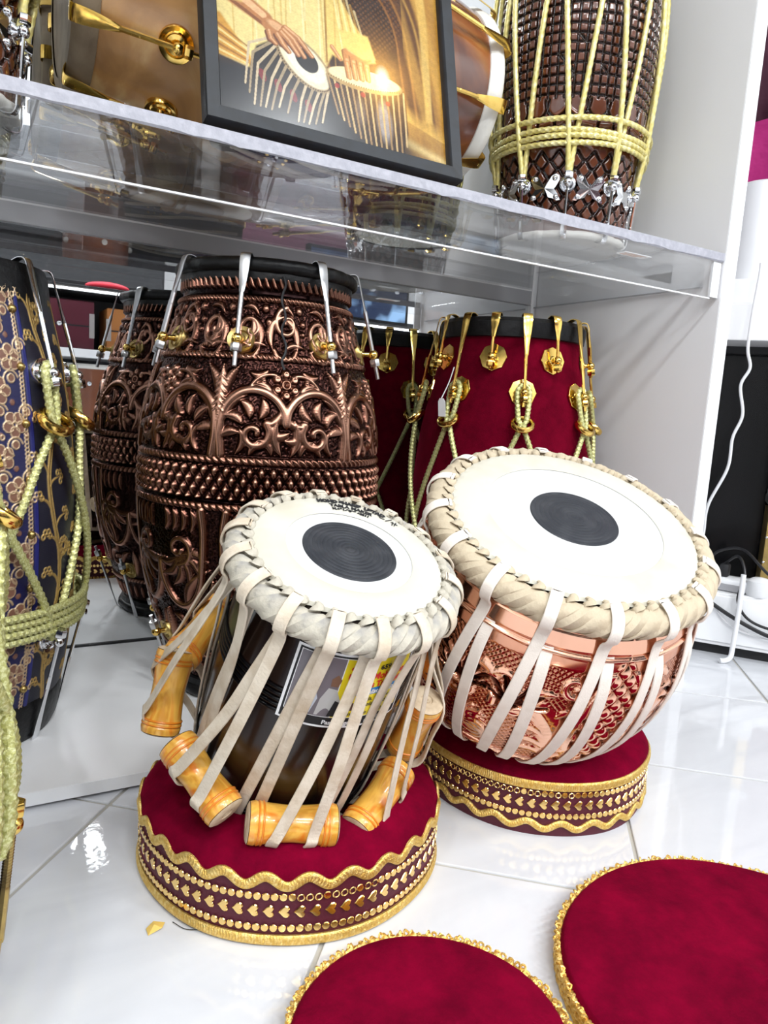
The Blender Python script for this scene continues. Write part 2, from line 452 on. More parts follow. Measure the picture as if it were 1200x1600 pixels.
M_['velvet'] = velvet_mat('crimson_velvet', (.105, .0008, .012), (.20, .0010, .020), .18)
M_['velvet_drum'] = velvet_mat('red_velvet_cloth', (.085, .0008, .008), (.15, .0015, .014), .25)
M_['maroon_satin'] = mat('maroon_band_cloth', (.075, .003, .015), .6, sheen=.2, sheen_tint=(.8, .1, .2), bump=(500, .3, .001))
M_['skin'] = mat('drum_skin_cream', (.62, .60, .52), .5, vary=((.55, .50, .39), 16, (.48, .8)), bump=(140, .08, .001))
M_['skin_edge'] = mat('rawhide_edge', (.74, .64, .46), .6, vary=((.62, .48, .30), 30, (.45, .75)), bump=(120, .2, .001))
M_['skin_white'] = mat('white_membrane', (.70, .70, .69), .45, bump=(160, .05, .001))
M_['hide'] = mat('rawhide_braid', (.50, .46, .38), .75, vary=((.30, .29, .28), 38, (.5, .72)), bump=(260, .5, .002))
M_['hide_b'] = mat('tan_rawhide_braid', (.54, .45, .32), .75, vary=((.40, .31, .21), 38, (.5, .75)), bump=(260, .4, .002))
M_['strap'] = mat('rawhide_strap', (.72, .63, .51), .75, vary=((.52, .41, .29), 45, (.42, .72)), bump=(420, .5, .001))
M_['strap_w'] = mat('white_leather_strap', (.85, .78, .70), .8, vary=((.76, .68, .60), 60, (.5, .8)), bump=(700, .35, .001))
M_['hole'] = mat('gap_shade', (.02, .012, .008), .9)  # colour stands in for shade between skin edge and braid
M_['leather'] = mat('black_leather', (.004, .004, .0045), .42, spec=.3, bump=(90, .4, .003))
M_['shell'] = wood_mat('dark_lacquer_shell', (.006, .004, .004), (.020, .007, .004), 5, .2, 0., (1, 1, .25))
M_['block'] = wood_mat('orange_lacquered_block', (.62, .27, .03), (.70, .20, .012), 38, .3, .5, (1, 1, .45), mid=(.80, .44, .075))
M_['block_band'] = mat('dark_orange_band', (.68, .20, .012), .3, coat=.5)
M_['raw_wood'] = mat('raw_wood_end', (.66, .52, .36), .75, vary=((.50, .37, .24), 120, (.4, .7)), bump=(240, .4, .001))
M_['lightwood'] = wood_mat('mango_wood', (.34, .17, .06), (.66, .44, .20), 6, .28, .6, (.3, 1.4, 1.4), mid=(.47, .25, .09))
M_['redwood'] = wood_mat('sheesham_wood', (.10, .025, .008), (.30, .10, .03), 5, .22, .8, (.4, 1.5, 1.5))
M_['white_hide'] = mat('white_goatskin', (.78, .76, .70), .6, vary=((.60, .57, .50), 40, (.55, .8)), bump=(150, .2, .002))
M_['aged_hide'] = mat('aged_goatskin', (.26, .20, .13), .6, vary=((.15, .10, .06), 20, (.4, .7)), bump=(120, .3, .002))
M_['cord_green'] = mat('green_gold_cord', (.44, .43, .15), .38, .45, vary=((.66, .66, .34), 500, (.45, .6)), bump=(800, .5, .001))
M_['cord_gold'] = mat('gold_silk_rope', (.74, .64, .22), .34, .35, vary=((.90, .83, .46), 120, (.45, .7)), bump=(600, .35, .001))
M_['cord_white'] = mat('white_cotton_cord', (.62, .56, .48), .8)
M_['white_plastic'] = mat('white_plastic', (.82, .83, .85), .3)
M_['black'] = mat('black_gloss', (.003, .003, .004), .2, spec=.2)
M_['black_matt'] = mat('black_matt', (.012, .012, .014), .6)
M_['navy_cloth'] = mat('navy_cloth', (.02, .025, .08), .6, sheen=.3)
M_['frame_black'] = wood_mat('black_frame_wood', (.003, .0045, .007), (.007, .010, .016), 30, .5, 0., (1, 1, .05))
M_['magenta'] = mat('magenta_cloth', (.42, .01, .16), .8, sheen=.5, bump=(20, .5, .02))
M_['plum'] = mat('plum_cloth', (.05, .004, .02), .8, sheen=.3, bump=(15, .6, .02))
M_['maroon_case'] = mat('maroon_case', (.10, .006, .02), .5, bump=(300, .3, .001))
M_['orange_case'] = mat('tan_case', (.45, .17, .04), .6)
M_['red_cloth'] = mat('bright_red_cloth', (.55, .01, .03), .8)
M_['brownwood'] = wood_mat('brown_drum_wood', (.16, .045, .018), (.26, .08, .03), 5, .35, .4)
M_['cable_w'] = mat('white_cable', (.80, .80, .82), .4)
M_['cable_b'] = mat('black_cable', (.01, .01, .012), .4)
M_['paper'] = mat('white_paper', (.85, .85, .86), .5)
M_['ink'] = mat('black_ink', (.01, .01, .012), .7)
M_['sticker_ink'] = mat('orange_ink', (.60, .25, .08), .6)
M_['lint'] = mat('yellow_thread', (.75, .50, .12), .8)

# ================================================================= SETTING
def struct(o): o['kind'] = 'structure'; return o
T_ANG = -math.radians(10.82) - YAW
TXv = np.array([math.cos(T_ANG), math.sin(T_ANG)]); TYv = np.array([-math.sin(T_ANG), math.cos(T_ANG)])
PX_, PY_ = 0.2813, 0.2975
OX_, OY_ = 0.148, 0.6805
X0, X1, Y0, Y1 = -2.6, 3.3, -3.4, 2.3
floor = struct(MB().box(X0, X1, Y0, Y1, -0.05, -0.0022).build('floor', M_['grout']))
g = 0.0042
tile_proto = None
cands = []
for i in range(-16, 17):
    for j in range(-14, 12):
        c = (OX_ + (i + .5) * PX_) * TXv + (OY_ + (j + .5) * PY_) * TYv
        if X0 + .22 < c[0] < X1 - .22 and Y0 + .22 < c[1] < Y1 - .22:
            cands.append((np.hypot(c[0] - .5, c[1] - .7), c[0], c[1]))
cands.sort()
tm = MB().box(-PX_ / 2 + g / 2, PX_ / 2 - g / 2, -PY_ / 2 + g / 2, PY_ / 2 - g / 2, -0.006, 0, bev=.0012)
for n_, (d_, cx, cy) in enumerate(cands[:290]):
    if tile_proto is None:
        tile_proto = tm.build('tile', M_['tile'], floor, smooth=False); o = tile_proto
    else:
        o = tile_proto.copy(); link(o, floor)
    o.location = (cx, cy, 0); o.rotation_euler = (0, 0, T_ANG)
rest = MB()
for d_, cx, cy in cands[290:]:
    P4 = [np.array([cx, cy]) + a * (PX_ - g) / 2 * TXv + b * (PY_ - g) / 2 * TYv for a, b in ((-1, -1), (1, -1), (1, 1), (-1, 1))]
    rest.raw([(*p, 0) for p in P4], [(0, 1, 2, 3)])
if rest.n: tag(rest.build('tile_field', M_['tile'], floor, smooth=False), kind='stuff')
struct(MB().box(X0, X1, Y0, Y1, CEIL, CEIL + .05).build('ceiling', M_['wall']))
struct(MB().box(X0 - .05, X0, Y0, Y1, -0.05, CEIL).build('wall_left', M_['wall']))
struct(MB().box(X1, X1 + .05, Y0, Y1, -0.05, CEIL).build('wall_right', M_['wall']))
struct(MB().box(X0, X1, Y0 - .05, Y0, -0.05, CEIL).build('wall_front', M_['wall']))
struct(MB().box(X0, X1, Y1, Y1 + .05, -0.05, CEIL).build('wall_back', M_['wall']))
for i, (lx, ly, lw) in enumerate(LAMPS):
    t = empty('ceiling_and_fill_lamp', 'round white ceiling lamp from rows with added fill lamps', 'lamp', (lx, ly, CEIL), group='ceiling lamps outside the frame')
    MB().grid(lathe([(.0, -.001), (.19, -.001), (.2, -.012), (.2, -.03), (.185, -.034), (.175, -.028), (.0, -.028)], 40)).build('lamp_housing', M_['white_plastic'], t)

# ---- display cabinet
MY = 1.265
YF = .8065
XP = 1.072
SL = -1.25
PLZ = 0.019
cab = empty('display_cabinet', 'white display cabinet with mirrored back and tall side panel', 'cabinet', (0, YF, 0))
def cpart(name, mb, m, smooth=False):
    o = mb.build(name, m, None, smooth); o.parent = cab; o.matrix_parent_inverse = Matrix.Translation((0, -YF, 0)); return o
cpart('base_board', MB().box(SL, XP, YF + .001, MY, 0.0045, PLZ, .0006), M_['white_lam'])
cpart('board_edge', MB().box(SL, XP, YF - .001, YF + .001, 0.0045, PLZ), M_['white_edge'])
cpart('base_support', MB().box(SL, XP, YF + .03, MY, 0, 0.0045), M_['black_matt'])
cpart('side_panel', MB().box(XP, XP + .030, YF, MY + .02, 0, 2.35, .0008), M_['panel'])
cpart('panel_edge', MB().box(XP + .0005, XP + .0295, YF - .0012, YF, 0, 2.35), M_['white_edge'])
cpart('side_panel', MB().box(SL - .03, SL, YF, MY + .02, 0, 2.35, .0008), M_['panel'])
cpart('mirror', MB().box(SL, XP - .014, MY, MY + .004, PLZ + .001, 2.35), M_['mirror'])
cpart('mirror_seal', MB().box(SL, XP, MY - .0035, MY - .0002, PLZ, PLZ + .0035), M_['black_matt'])
cpart('back_board', MB().box(SL - .03, XP + .03, MY + .004, MY + .02, 0, 2.35), M_['panel'])
cpart('corner_strip', MB().box(XP - .014, XP - .0005, MY - .010, MY + .004, PLZ, 2.35, .002), M_['polish'])
cpart('cabinet_top', MB().box(SL - .03, XP + .03, YF, MY + .02, 2.35, 2.38), M_['panel'])

# ---- acrylic shelf
SZ = .726
shelf = empty('acrylic_shelf', 'clear acrylic shelf with rough sawn front edge, above the velvet drum', 'shelf', (0, YF, SZ))
def spart(name, mb, m, smooth=False, par=None):
    o = mb.build(name, m, None, smooth); o.parent = par or shelf
    if par is None: o.matrix_parent_inverse = Matrix.Translation((0, -YF, -SZ))
    return o
SR = XP - .0015
spart('slab', MB().box(SL + .001, SR, YF + .002, MY - .002, SZ - .0145, SZ), M_['clear'])
# small paper sticker under the slab, by the carved drum
st = spart('sticker', MB().box(.905, .965, YF + .055, YF + .075, SZ - .0151, SZ - .0147), M_['paper'])
for q in range(3):
    MB().box(.909, .958 - .006 * q, YF + .059 + q * .005, YF + .0605 + q * .005, SZ - .0154, SZ - .0152).build('printed_line', M_['sticker_ink'], st, False)
# sawn front edge with a ragged lower lip
ne = 420; ex = np.linspace(SL + .001, SR, ne)
rag = np.interp(ex, np.linspace(SL, SR, 90), rng.random(90)) ** 2 * .0035
G = np.stack([np.stack([ex, np.full(ne, YF + .0021), np.full(ne, SZ)], -1), np.stack([ex, np.full(ne, YF), np.full(ne, SZ - .0006)], -1),
              np.stack([ex, YF + .0002 * rng.random(ne), SZ - .0138 + .0018 - rag], -1), np.stack([ex, np.full(ne, YF + .0021), SZ - .0145 - 0 * rag], -1)], 1)
spart('sawn_edge', MB().grid(G, wrap_k=True, cap=True), M_['frost'])
spart('front_apron', MB().box(SL + .001, SR - .020, YF + .004, YF + .008, .6545, SZ - .0146), M_['clear'])
spart('apron_edge', MB().box(SL + .001, SR - .020, YF + .0038, YF + .0082, .6525, .6545), M_['polish'])
spart('inner_apron', MB().box(SL + .001, SR - .03, YF + .075, YF + .079, .683, SZ - .0146), M_['clear'])
spart('back_rail', MB().box(SL + .001, SR, MY - .0075, MY - .001, .680, SZ - .0147, .0008), M_['alu'])
spart('rail_edge', MB().box(SL + .001, SR, MY - .0079, MY - .0075, .7085, SZ - .0147), M_['polish'])
spart('side_bracket', MB().box(SR - .006, SR, YF + .035, MY - .009, .676, SZ - .0147, .0008), M_['clear'])
spart('bracket_edge', MB().box(SR - .0065, SR - .0001, YF + .035, MY - .009, .6745, .676), M_['alu'])
spart('end_block', MB().box(SR - .0195, SR - .0005, YF + .004, YF + .0085, .656, SZ - .0147), M_['polish'])
scr = []
for x in (-.35, .21, .66, .98): scr += [(x, MY - .0076, .696, 'y')]
for y in (.905, 1.13): scr += [(SR - .0066, y, .700, 'x')]
screw_p = None
for x, y, z, ax in scr:
    if screw_p is None:
        screw_p = spart('screw', MB().grid(lathe([(.0, .0022), (.002, .0021), (.0042, .001), (.0045, 0), (0, -.0005)], 16)), M_['chrome'], True); o = screw_p
    else:
        o = screw_p.copy(); link(o, shelf)
    o.location = (x, y, z); o.rotation_euler = (PI / 2, 0, 0) if ax == 'y' else (0, -PI / 2, 0)

# ================================================================= DRUM HARDWARE
def hex_prism(p, d, r, L):
    d = unit(np.asarray(d, float)); a = unit(np.cross(d, [0, 1, 0]) if abs(d[1]) < .9 else np.cross(d, [1, 0, 0])); b = np.cross(d, a)
    t = np.arange(6) * PI / 3 + .3
    rings = []
    for q, s_ in ((-L / 2, .86), (-L / 2 + r * .16, 1), (L / 2 - r * .16, 1), (L / 2, .86)):
        rings.append(np.asarray(p) + d * q + r * s_ * (np.cos(t)[:, None] * a + np.sin(t)[:, None] * b))
    return np.array(rings)

def sphere_grid(p, r, k=14, n=9, d=(0, 0, 1)):
    t = np.linspace(.02, PI - .02, n); G = lathe(np.stack([r * np.sin(t), r * np.cos(t)], -1), k)
    return G + np.asarray(p)

def radial_lathe(prof, x0, z0, k=24, shape=None):
    """lathe about +X axis at height z0: prof (r, x)"""
    G = lathe(prof, k)
    if shape == 'oct':
        t = np.arange(k) * 2 * PI / k; q = (t % (PI / 4)) - PI / 8
        G = G.copy(); G[..., 0:2] = G[..., 0:2] * (math.cos(PI / 8) / np.cos(q))[None, :, None]
    return np.stack([x0 + G[..., 2], G[..., 1], z0 + G[..., 0]], -1)

def make_hook(drum, prof, zr, rr, sgn, ze, reach, mats, flat_w=.013, rod_r=.0027, disc='round', disc_r=.015, tail=.026, flat_frac=.42, sink=0.0, nut=True):
    """zr/rr rim height/radius, sgn +1 top hook, -1 bottom hook, ze = height of the eyelet, reach = stand-off of the post"""
    rs = float(prof(ze)); rp = rs + reach
    P = [(rr - .012, 0, zr + sgn * .001), (rr - .004, 0, zr + sgn * .0045), (rr + .004, 0, zr + sgn * .0035), (rr + .0075, 0, zr - sgn * .004)]
    A = np.array(P[-1]); B = np.array([rp, 0, ze])
    L = np.linalg.norm(B - A); D = (B - A) / L
    fl = [tuple(A + D * L * f) for f in (.1, .2, .3, flat_frac)]
    path = smooth_path(P + fl, 26)
    n = len(path); s = np.linspace(0, 1, n)
    wds = np.where(s < .45, flat_w, flat_w + (rod_r * 2.1 - flat_w) * np.clip((s - .45) / .55, 0, 1) ** 1.5)
    sec = rect_sec(1, 1)[None] * np.stack([wds, .0019 + .0026 * np.clip((s - .6) / .4, 0, 1) ** 2], -1)[:, None]
    mb = MB().grid(sweep(path, sec, side=(0, 1, 0)), cap=True)
    E_ = B + D * tail
    # rod with a threaded lower half
    q0 = A + D * L * (flat_frac - .02); tot = np.linalg.norm(E_ - q0); m = int(tot / .0011)
    u = np.linspace(0, 1, m); rod = q0 + (E_ - q0) * u[:, None]
    Rr = np.where(u * tot > np.linalg.norm(B - q0) - .045, rod_r * (1 - .12 * (np.arange(m) % 2)), rod_r)
    mb.grid(sweep(rod, circ_sec(1, 8), scale=Rr[:, None] * np.ones((1, 2))), cap=True)
    h = mb.build('tension_hook', mats['hook'], drum)
    eb = MB()
    eb.grid(radial_lathe([(.0045, -.006), (.0045, reach * .35), (.0036, reach * .5), (.0036, reach - .003)], rs, ze, 12), cap=True)
    eb.grid(sphere_grid((rp, 0, ze), rod_r + .0040))
    eb.build('eyelet', mats['post'], h)
    if nut:
        MB().grid(hex_prism(B + D * (rod_r + .0040 + .0045), D, rod_r + .0042, .0105), cap=True).build('nut', mats['nut'], h)
    if disc:
        R_ = disc_r
        if disc == 'oct': pr = [(0, .0035), (.006, .0035), (.008, .0015), (R_ * .97, .0012), (R_, .0004), (R_, -.002), (0, -.002)]
        else: pr = [(0, .006), (.005, .006), (.0065, .003), (R_ * .55, .0022), (R_ * .62, .0042), (R_ * .7, .0022), (R_ * .88, .003), (R_ * .96, .0036), (R_, .0018), (R_, -.003), (0, -.003)]
        Gd = radial_lathe(pr, 0, 0, 32, 'oct' if disc == 'oct' else None)
        sl = math.atan((float(prof(ze + .004)) - float(prof(ze - .004))) / .008)
        Gd = np.stack([Gd[..., 0] * math.cos(sl) + Gd[..., 2] * math.sin(sl) + rs + sink + .0022, Gd[..., 1], -Gd[..., 0] * math.sin(sl) + Gd[..., 2] * math.cos(sl) + ze], -1)
        MB().grid(Gd).build('rosette', mats['disc'], h)
    return h, np.array([rp, 0, ze]), np.array([rs, 0, ze])

def copy_hooks(h, drum, angs):
    for i, a in enumerate(angs):
        o = h if i == 0 else copy_tree(h, drum)
        o.rotation_euler = (0, 0, math.radians(a))

def rim_torus(rr, z, rt, zt, k=96, rip=0.0):
    t = np.arange(16) * 2 * PI / 16
    prof = np.stack([rr + rt * np.cos(t), z + zt * np.sin(t)], -1)
    G = lathe(prof, k)
    if rip:
        a = np.arange(k) * 2 * PI / k; w_ = 1 + rip * np.sin(a * 23) * np.sin(a * 7 + 1)
        G[..., 0] *= w_; G[..., 1] *= w_
    return G.transpose(1, 0, 2)

def body_relief(name, prof, z0, z1, rel, amp, mat_, drum, nz, nu, zoff=0.0, extra=None):
    z = np.linspace(z0, z1, nz); th = np.arange(nu) * 2 * PI / nu
    nper = extra or 1
    U = th[None] / (2 * PI) * rel.w * nper; H = rel.sample(np.broadcast_to(U, (nz, nu)), np.broadcast_to((z - zoff)[:, None], (nz, nu)))
    R = prof(z)[:, None] + amp * H
    G = np.stack([R * np.cos(th), R * np.sin(th), np.broadcast_to(z[:, None], R.shape)], -1)
    return fast_grid(name, G, mat_, drum, attrs={'relief': H})

def on_drum(prof, az, z, off):
    a = np.radians(az); r = prof(z) + off
    return np.stack([r * np.cos(a), r * np.sin(a), np.asarray(z, float)], -1)

def skin_disc(r, z, m, drum, name='skin', sgn=1):
    return MB().grid(lathe([(0.0001, z), (r * .5, z), (r, z)][::sgn], 64)).build(name, m, drum)

def cyl(prof, az, z, off):
    a = math.radians(az); r = float(prof(z)) + off
    return (r * math.cos(a), r * math.sin(a), z)

def cord_v(drum, prof, ze, zring, zlow, m, r=.0042, spread=45, reach=.012, loopw=2.2, base=.006, name='cord', ring=True, ring_m=None, laid=False, ring_R=.0135, ring_r=.0036, low_reach=.010):
    """one length of cord: lower post - ring - round the upper post - ring - next lower post; built at azimuth 0"""
    def side(s, b):
        pts = []
        for u in np.linspace(0, 1, 7):
            z = zlow + (zring - .012 - zlow) * u
            off = b + (low_reach - b) * max(0, 1 - u * 5) + (reach - b) * max(0, (u - .8) * 5)
            pts.append(cyl(prof, s * (spread + (1.4 - spread) * u), z, off))
        return pts
    L = side(-1, base); R = side(1, base + r * 1.9)
    lw = loopw
    mid = [cyl(prof, -lw * .7, zring + .005, reach), cyl(prof, -lw, ze - .012, reach), cyl(prof, -lw, ze + .002, reach), cyl(prof, -lw * .6, ze + .0095, reach), cyl(prof, 0, ze + .012, reach),
           cyl(prof, lw * .6, ze + .0095, reach), cyl(prof, lw, ze + .002, reach), cyl(prof, lw, ze - .012, reach), cyl(prof, lw * .7, zring + .005, reach)]
    P = np.array(L + mid + R[::-1])
    if laid: G = laid_rope(smooth_path(P, 420), r, r * 7.5)
    else: G = braided_cord(smooth_path(P, 260), r)
    c = MB().grid(G, cap=True).build(name, m, drum)
    if ring:
        C = np.array(cyl(prof, 0, zring - .004, reach + .001)); t = np.linspace(0, 2 * PI, 36, endpoint=False)
        tilt = math.radians(22)
        rp = C + np.stack([-np.sin(t) * ring_R * math.sin(tilt) * 0 + np.cos(t) * 0 + np.sin(t) * ring_R * .75, np.cos(t) * ring_R, np.sin(t) * ring_R * .55 * -1], -1)
        MB().grid(sweep(rp, circ_sec(ring_r, 10) * np.array([1.25, .9]), side=unit(np.array([.6, 0, .8])), closed=True), wrap_u=True).build('ring', ring_m, c)
    return c

def band(drum, prof, z, turns, r, m, off=.008, laid=False, pitch=None, name='band_cord', wob=.0):
    for i in range(turns):
        zz = z + i * r * 2.05; t = np.linspace(0, 2 * PI, 220, endpoint=False)
        rad = float(prof(zz)) + off + (.001 if i % 2 else 0)
        P = np.stack([rad * np.cos(t), rad * np.sin(t), zz + wob * np.sin(t * 3 + i * 1.7)], -1)
        if laid: G = laid_rope(smooth_path(P, 700, True), r, r * 7, closed=True, k=12)
        else:
            k = 8; th = np.arange(k) * 2 * PI / k; n = 560; P = smooth_path(P, n, True)
            R = r * (1 + .12 * np.where((np.arange(n)[:, None] // 2 + np.arange(k)[None]) % 2 == 0, 1, -1))
            G = sweep(P, np.stack([R * np.cos(th), R * np.sin(th)], -1), side=(0, 0, 1), closed=True)
        MB().grid(G, wrap_u=True).build(name, m, drum)

# ---------------------------------------------------------------- embossed copper barrel drum
def copper_drum():
    d = empty('barrel_drum', 'tall embossed dark copper barrel drum with a black rim and steel hooks', 'drum', (.391, 1.052, PLZ))
    Ht = .608
    prof = interp_prof([(0, .112), (.03, .116), (.10, .142), (.20, .165), (.30, .172), (.38, .168), (.46, .150), (.53, .127), (.583, .117), (.608, .117)])
    R = Relief(.165 * 2 * PI / 6, Ht, 1500); W = R.w; c = W * .5
    R.ribs(.568, .588, .013, .9, .5); R.rope(.557, .010, .008); R.rope(.482, .011, .008); R.rope(.3485, .012, .009); R.rope(.287, .012, .009); R.rope(.072, .012, .009)
    R.diamonds(.297, .341, .0146, .0245, 1.2)
    # figure band: packed scrolls, buds and beasts' curves
    for k in range(3):
        x = W * (k + .5) / 3; s_ = 1 if k % 2 else -1
        R.spiral(x + .004, .522 + s_ * .005, .021, 90 * s_, 1.25 * s_, .0062, 1., .004)
        R.leafs(x - .020, .492, 62, .052, .0085, .95, .3 * s_); R.leafs(x + .018, .492, 118, .048, .008, .9, -.25)
        R.leafs(x - .004, .490, 10, .034, .006, .9, .2); R.leafs(x - .012, .545, -20, .030, .0055, .9, .25)
        R.dot(x + .026, .545, .007, .95); R.dot(x - .026, .528, .006, .9); R.dot(x + .030, .515, .0045, .9); R.arc(x, .498, .018, 200, 340, .0045, .85)
    # double-lobed arches
    for s_ in (-1, 1):
        R.arc(c + s_ * .0415, .398, .0415, 0, 180, .0070, 1.2, Ry=.042)
        R.path([(c + s_ * .083, .398), (c + s_ * .0835, .38), (c + s_ * .081, .356)], .0070, 1.2)
        # leafy crest inside each lobe
        R.spiral(c + s_ * .040, .384, .021, 90 + 50 * s_, 1.1 * s_, .0070, 1.0, .0048)
        for a in range(6):
            q = math.radians(90 - s_ * (95 - a * 38)); R.leafs(c + s_ * .040 + .018 * math.cos(q), .386 + .018 * math.sin(q), 90 - s_ * (95 - a * 38) + 12, .026, .0078, .95, .2 * s_)
        R.leafs(c + s_ * .006, .357, 90 - s_ * 6, .046, .0075, 1., -.14 * s_); R.leafs(c + s_ * .062, .357, 90 + s_ * 6, .034, .006, .95, .2 * s_)
        R.leafs(c + s_ * .018, .357, 90 - s_ * 40, .026, .006, .9, .2 * s_); R.leafs(c + s_ * .046, .357, 90 + s_ * 30, .022, .006, .9, 0)
    for a in range(6):
        q = math.radians(a * 60 + 30); x, y = c + .0135 * math.cos(q), .448 + .0135 * math.sin(q)
        R.dot(x, y, .0072, 1.0); R.ring(x, y, .0030, .0012, 1.25)
    R.ring(c, .448, .0052, .0022, 1.2); R.dot(c, .448, .0026, 1.3)
    for s_ in (-1, 1):
        R.arc(c + s_ * .020, .430, .030, 90 - 70 * s_ if s_ > 0 else 70, 110 if s_ > 0 else 160, .0040, 1.0)
        R.leafs(c + s_ * .018, .436, 90 - s_ * 62, .026, .0058, .95, .15 * s_); R.leafs(c + s_ * .024, .466, 90 - s_ * 100, .026, .0058, .9, -.2 * s_)
        R.dot(c + s_ * .030, .452, .0042, 1.); R.leafs(s_ * .003, .402, 90 - s_ * 16, .070, .0105, 1.0, .16 * s_); R.leafs(s_ * .010, .400, 90 - s_ * 38, .040, .0065, .9, .2 * s_)
    R.leafs(0, .400, 90, .070, .0085, 1.3, 0)
    for q in range(6): R.path([(-.010, .412 + q * .008), (0, .418 + q * .008), (.010, .412 + q * .008)], .0012, .35, cut=False); R.path([(-.007, .410 + q * .008), (0, .416 + q * .008), (.007, .410 + q * .008)], .0014, 1.4)
    # lower field: hanging scrolls
    for s_ in (-1, 1):
        R.arc(c + s_ * .036, .205, .036, 180, 360, .0064, 1.15, Ry=.060)
        R.path([(c + s_ * .072, .205), (c + s_ * .0735, .25), (c + s_ * .07, .280)], .0064, 1.15)
        R.spiral(c + s_ * .036, .225, .022, 270, 1.2 * s_, .0062, 1.0, .004)
        for a in range(6): R.leafs(c + s_ * .036, .215, 270 + s_ * (85 - a * 34), .044, .0075, .9, .2 * s_)
        for a in range(4): R.leafs(c + s_ * (.014 + a * .014), .280, 270, .030, .006, .9, .15 * s_)
    R.leafs(0, .190, 270, .085, .012, 1.1, 0); R.leafs(c, .135, 270, .05, .010, 1.1, 0)
    for s_ in (-1, 1):
        R.leafs(s_ * .006, .2, 270 + s_ * 26, .08, .009, .95, .2 * s_); R.spiral(s_ * .035, .115, .018, 90, 1.2 * s_, .0055, .95); R.leafs(c + s_ * .012, .13, 270 + s_ * 40, .04, .007, .9, .2)
    for k in range(8): R.leafs(W * k / 8, .062, 270, .026, .006, .9, .1)
    for v0, v1 in ((.488, .552), (.355, .476), (.079, .280), (.03, .066)): R.speckle(v0, v1, .32, .0020)
    R.blur(1)
    m = attr_mat('antique_copper', [(0, (.010, .005, .005)), (.22, (.035, .014, .011)), (.5, (.11, .046, .032)), (.85, (.24, .115, .078)), (1.0, (.36, .19, .13))], .2, 1., rough_hi=.26, noise=(9, .25))
    body_relief('shell', prof, .024, Ht - .018, R, .0062, m, d, 640, 1080, extra=6).rotation_euler = (0, 0, math.radians(-10))
    MB().grid(lathe([(.112, .0), (.118, .002), (.121, .012), (.119, .026), (.112, .030)], 72)).build('foot_band', M_['leather'], d)
    MB().grid(rim_torus(.1205, Ht - .008, .0095, .0095, 120, .012), wrap_u=True).build('rim_hoop', M_['leather'], d)
    MB().grid(lathe([(.114, Ht - .034), (.122, Ht - .026), (.123, Ht - .014), (.117, Ht - .004)], 96)).build('collar', M_['leather'], d)
    MB().grid(rim_torus(.118, .010, .0075, .0085, 96, .01), wrap_u=True).build('rim_hoop', M_['leather'], d)
    skin_disc(.122, Ht - .003, M_['skin'], d)
    MB().grid(lathe([(.06, Ht - .0015), (.0001, Ht - .0012)][::-1], 40)).build('tuning_patch', M_['ink'], d)
    mats = dict(hook=M_['steel'], post=M_['brass'], nut=M_['steel'], disc=M_['brass_dull'])
    h, _, _ = make_hook(d, prof, Ht, .126, 1, .502, .024, mats, flat_w=.0135, rod_r=.0031, disc_r=.0185, tail=.036)
    copy_hooks(h, d, [236.6 + 45 * k for k in range(8)])
    h, _, _ = make_hook(d, prof, .001, .122, -1, .095, .020, mats, flat_w=.010, disc_r=.0165, tail=.026)
    copy_hooks(h, d, [236.6 + 45 * k for k in range(8)])
    # thin black thread with a tassel knot between two hooks
    P = [cyl(prof, 259 + 1.2 * math.sin(q * 1.7), Ht - .02 - q * .011, .006 + .002 * (q % 2)) for q in range(12)]
    MB().grid(sweep(smooth_path(P, 60), circ_sec(.0016, 6)), cap=True).build('thread', M_['black_matt'], d)
    return d
copper_drum()

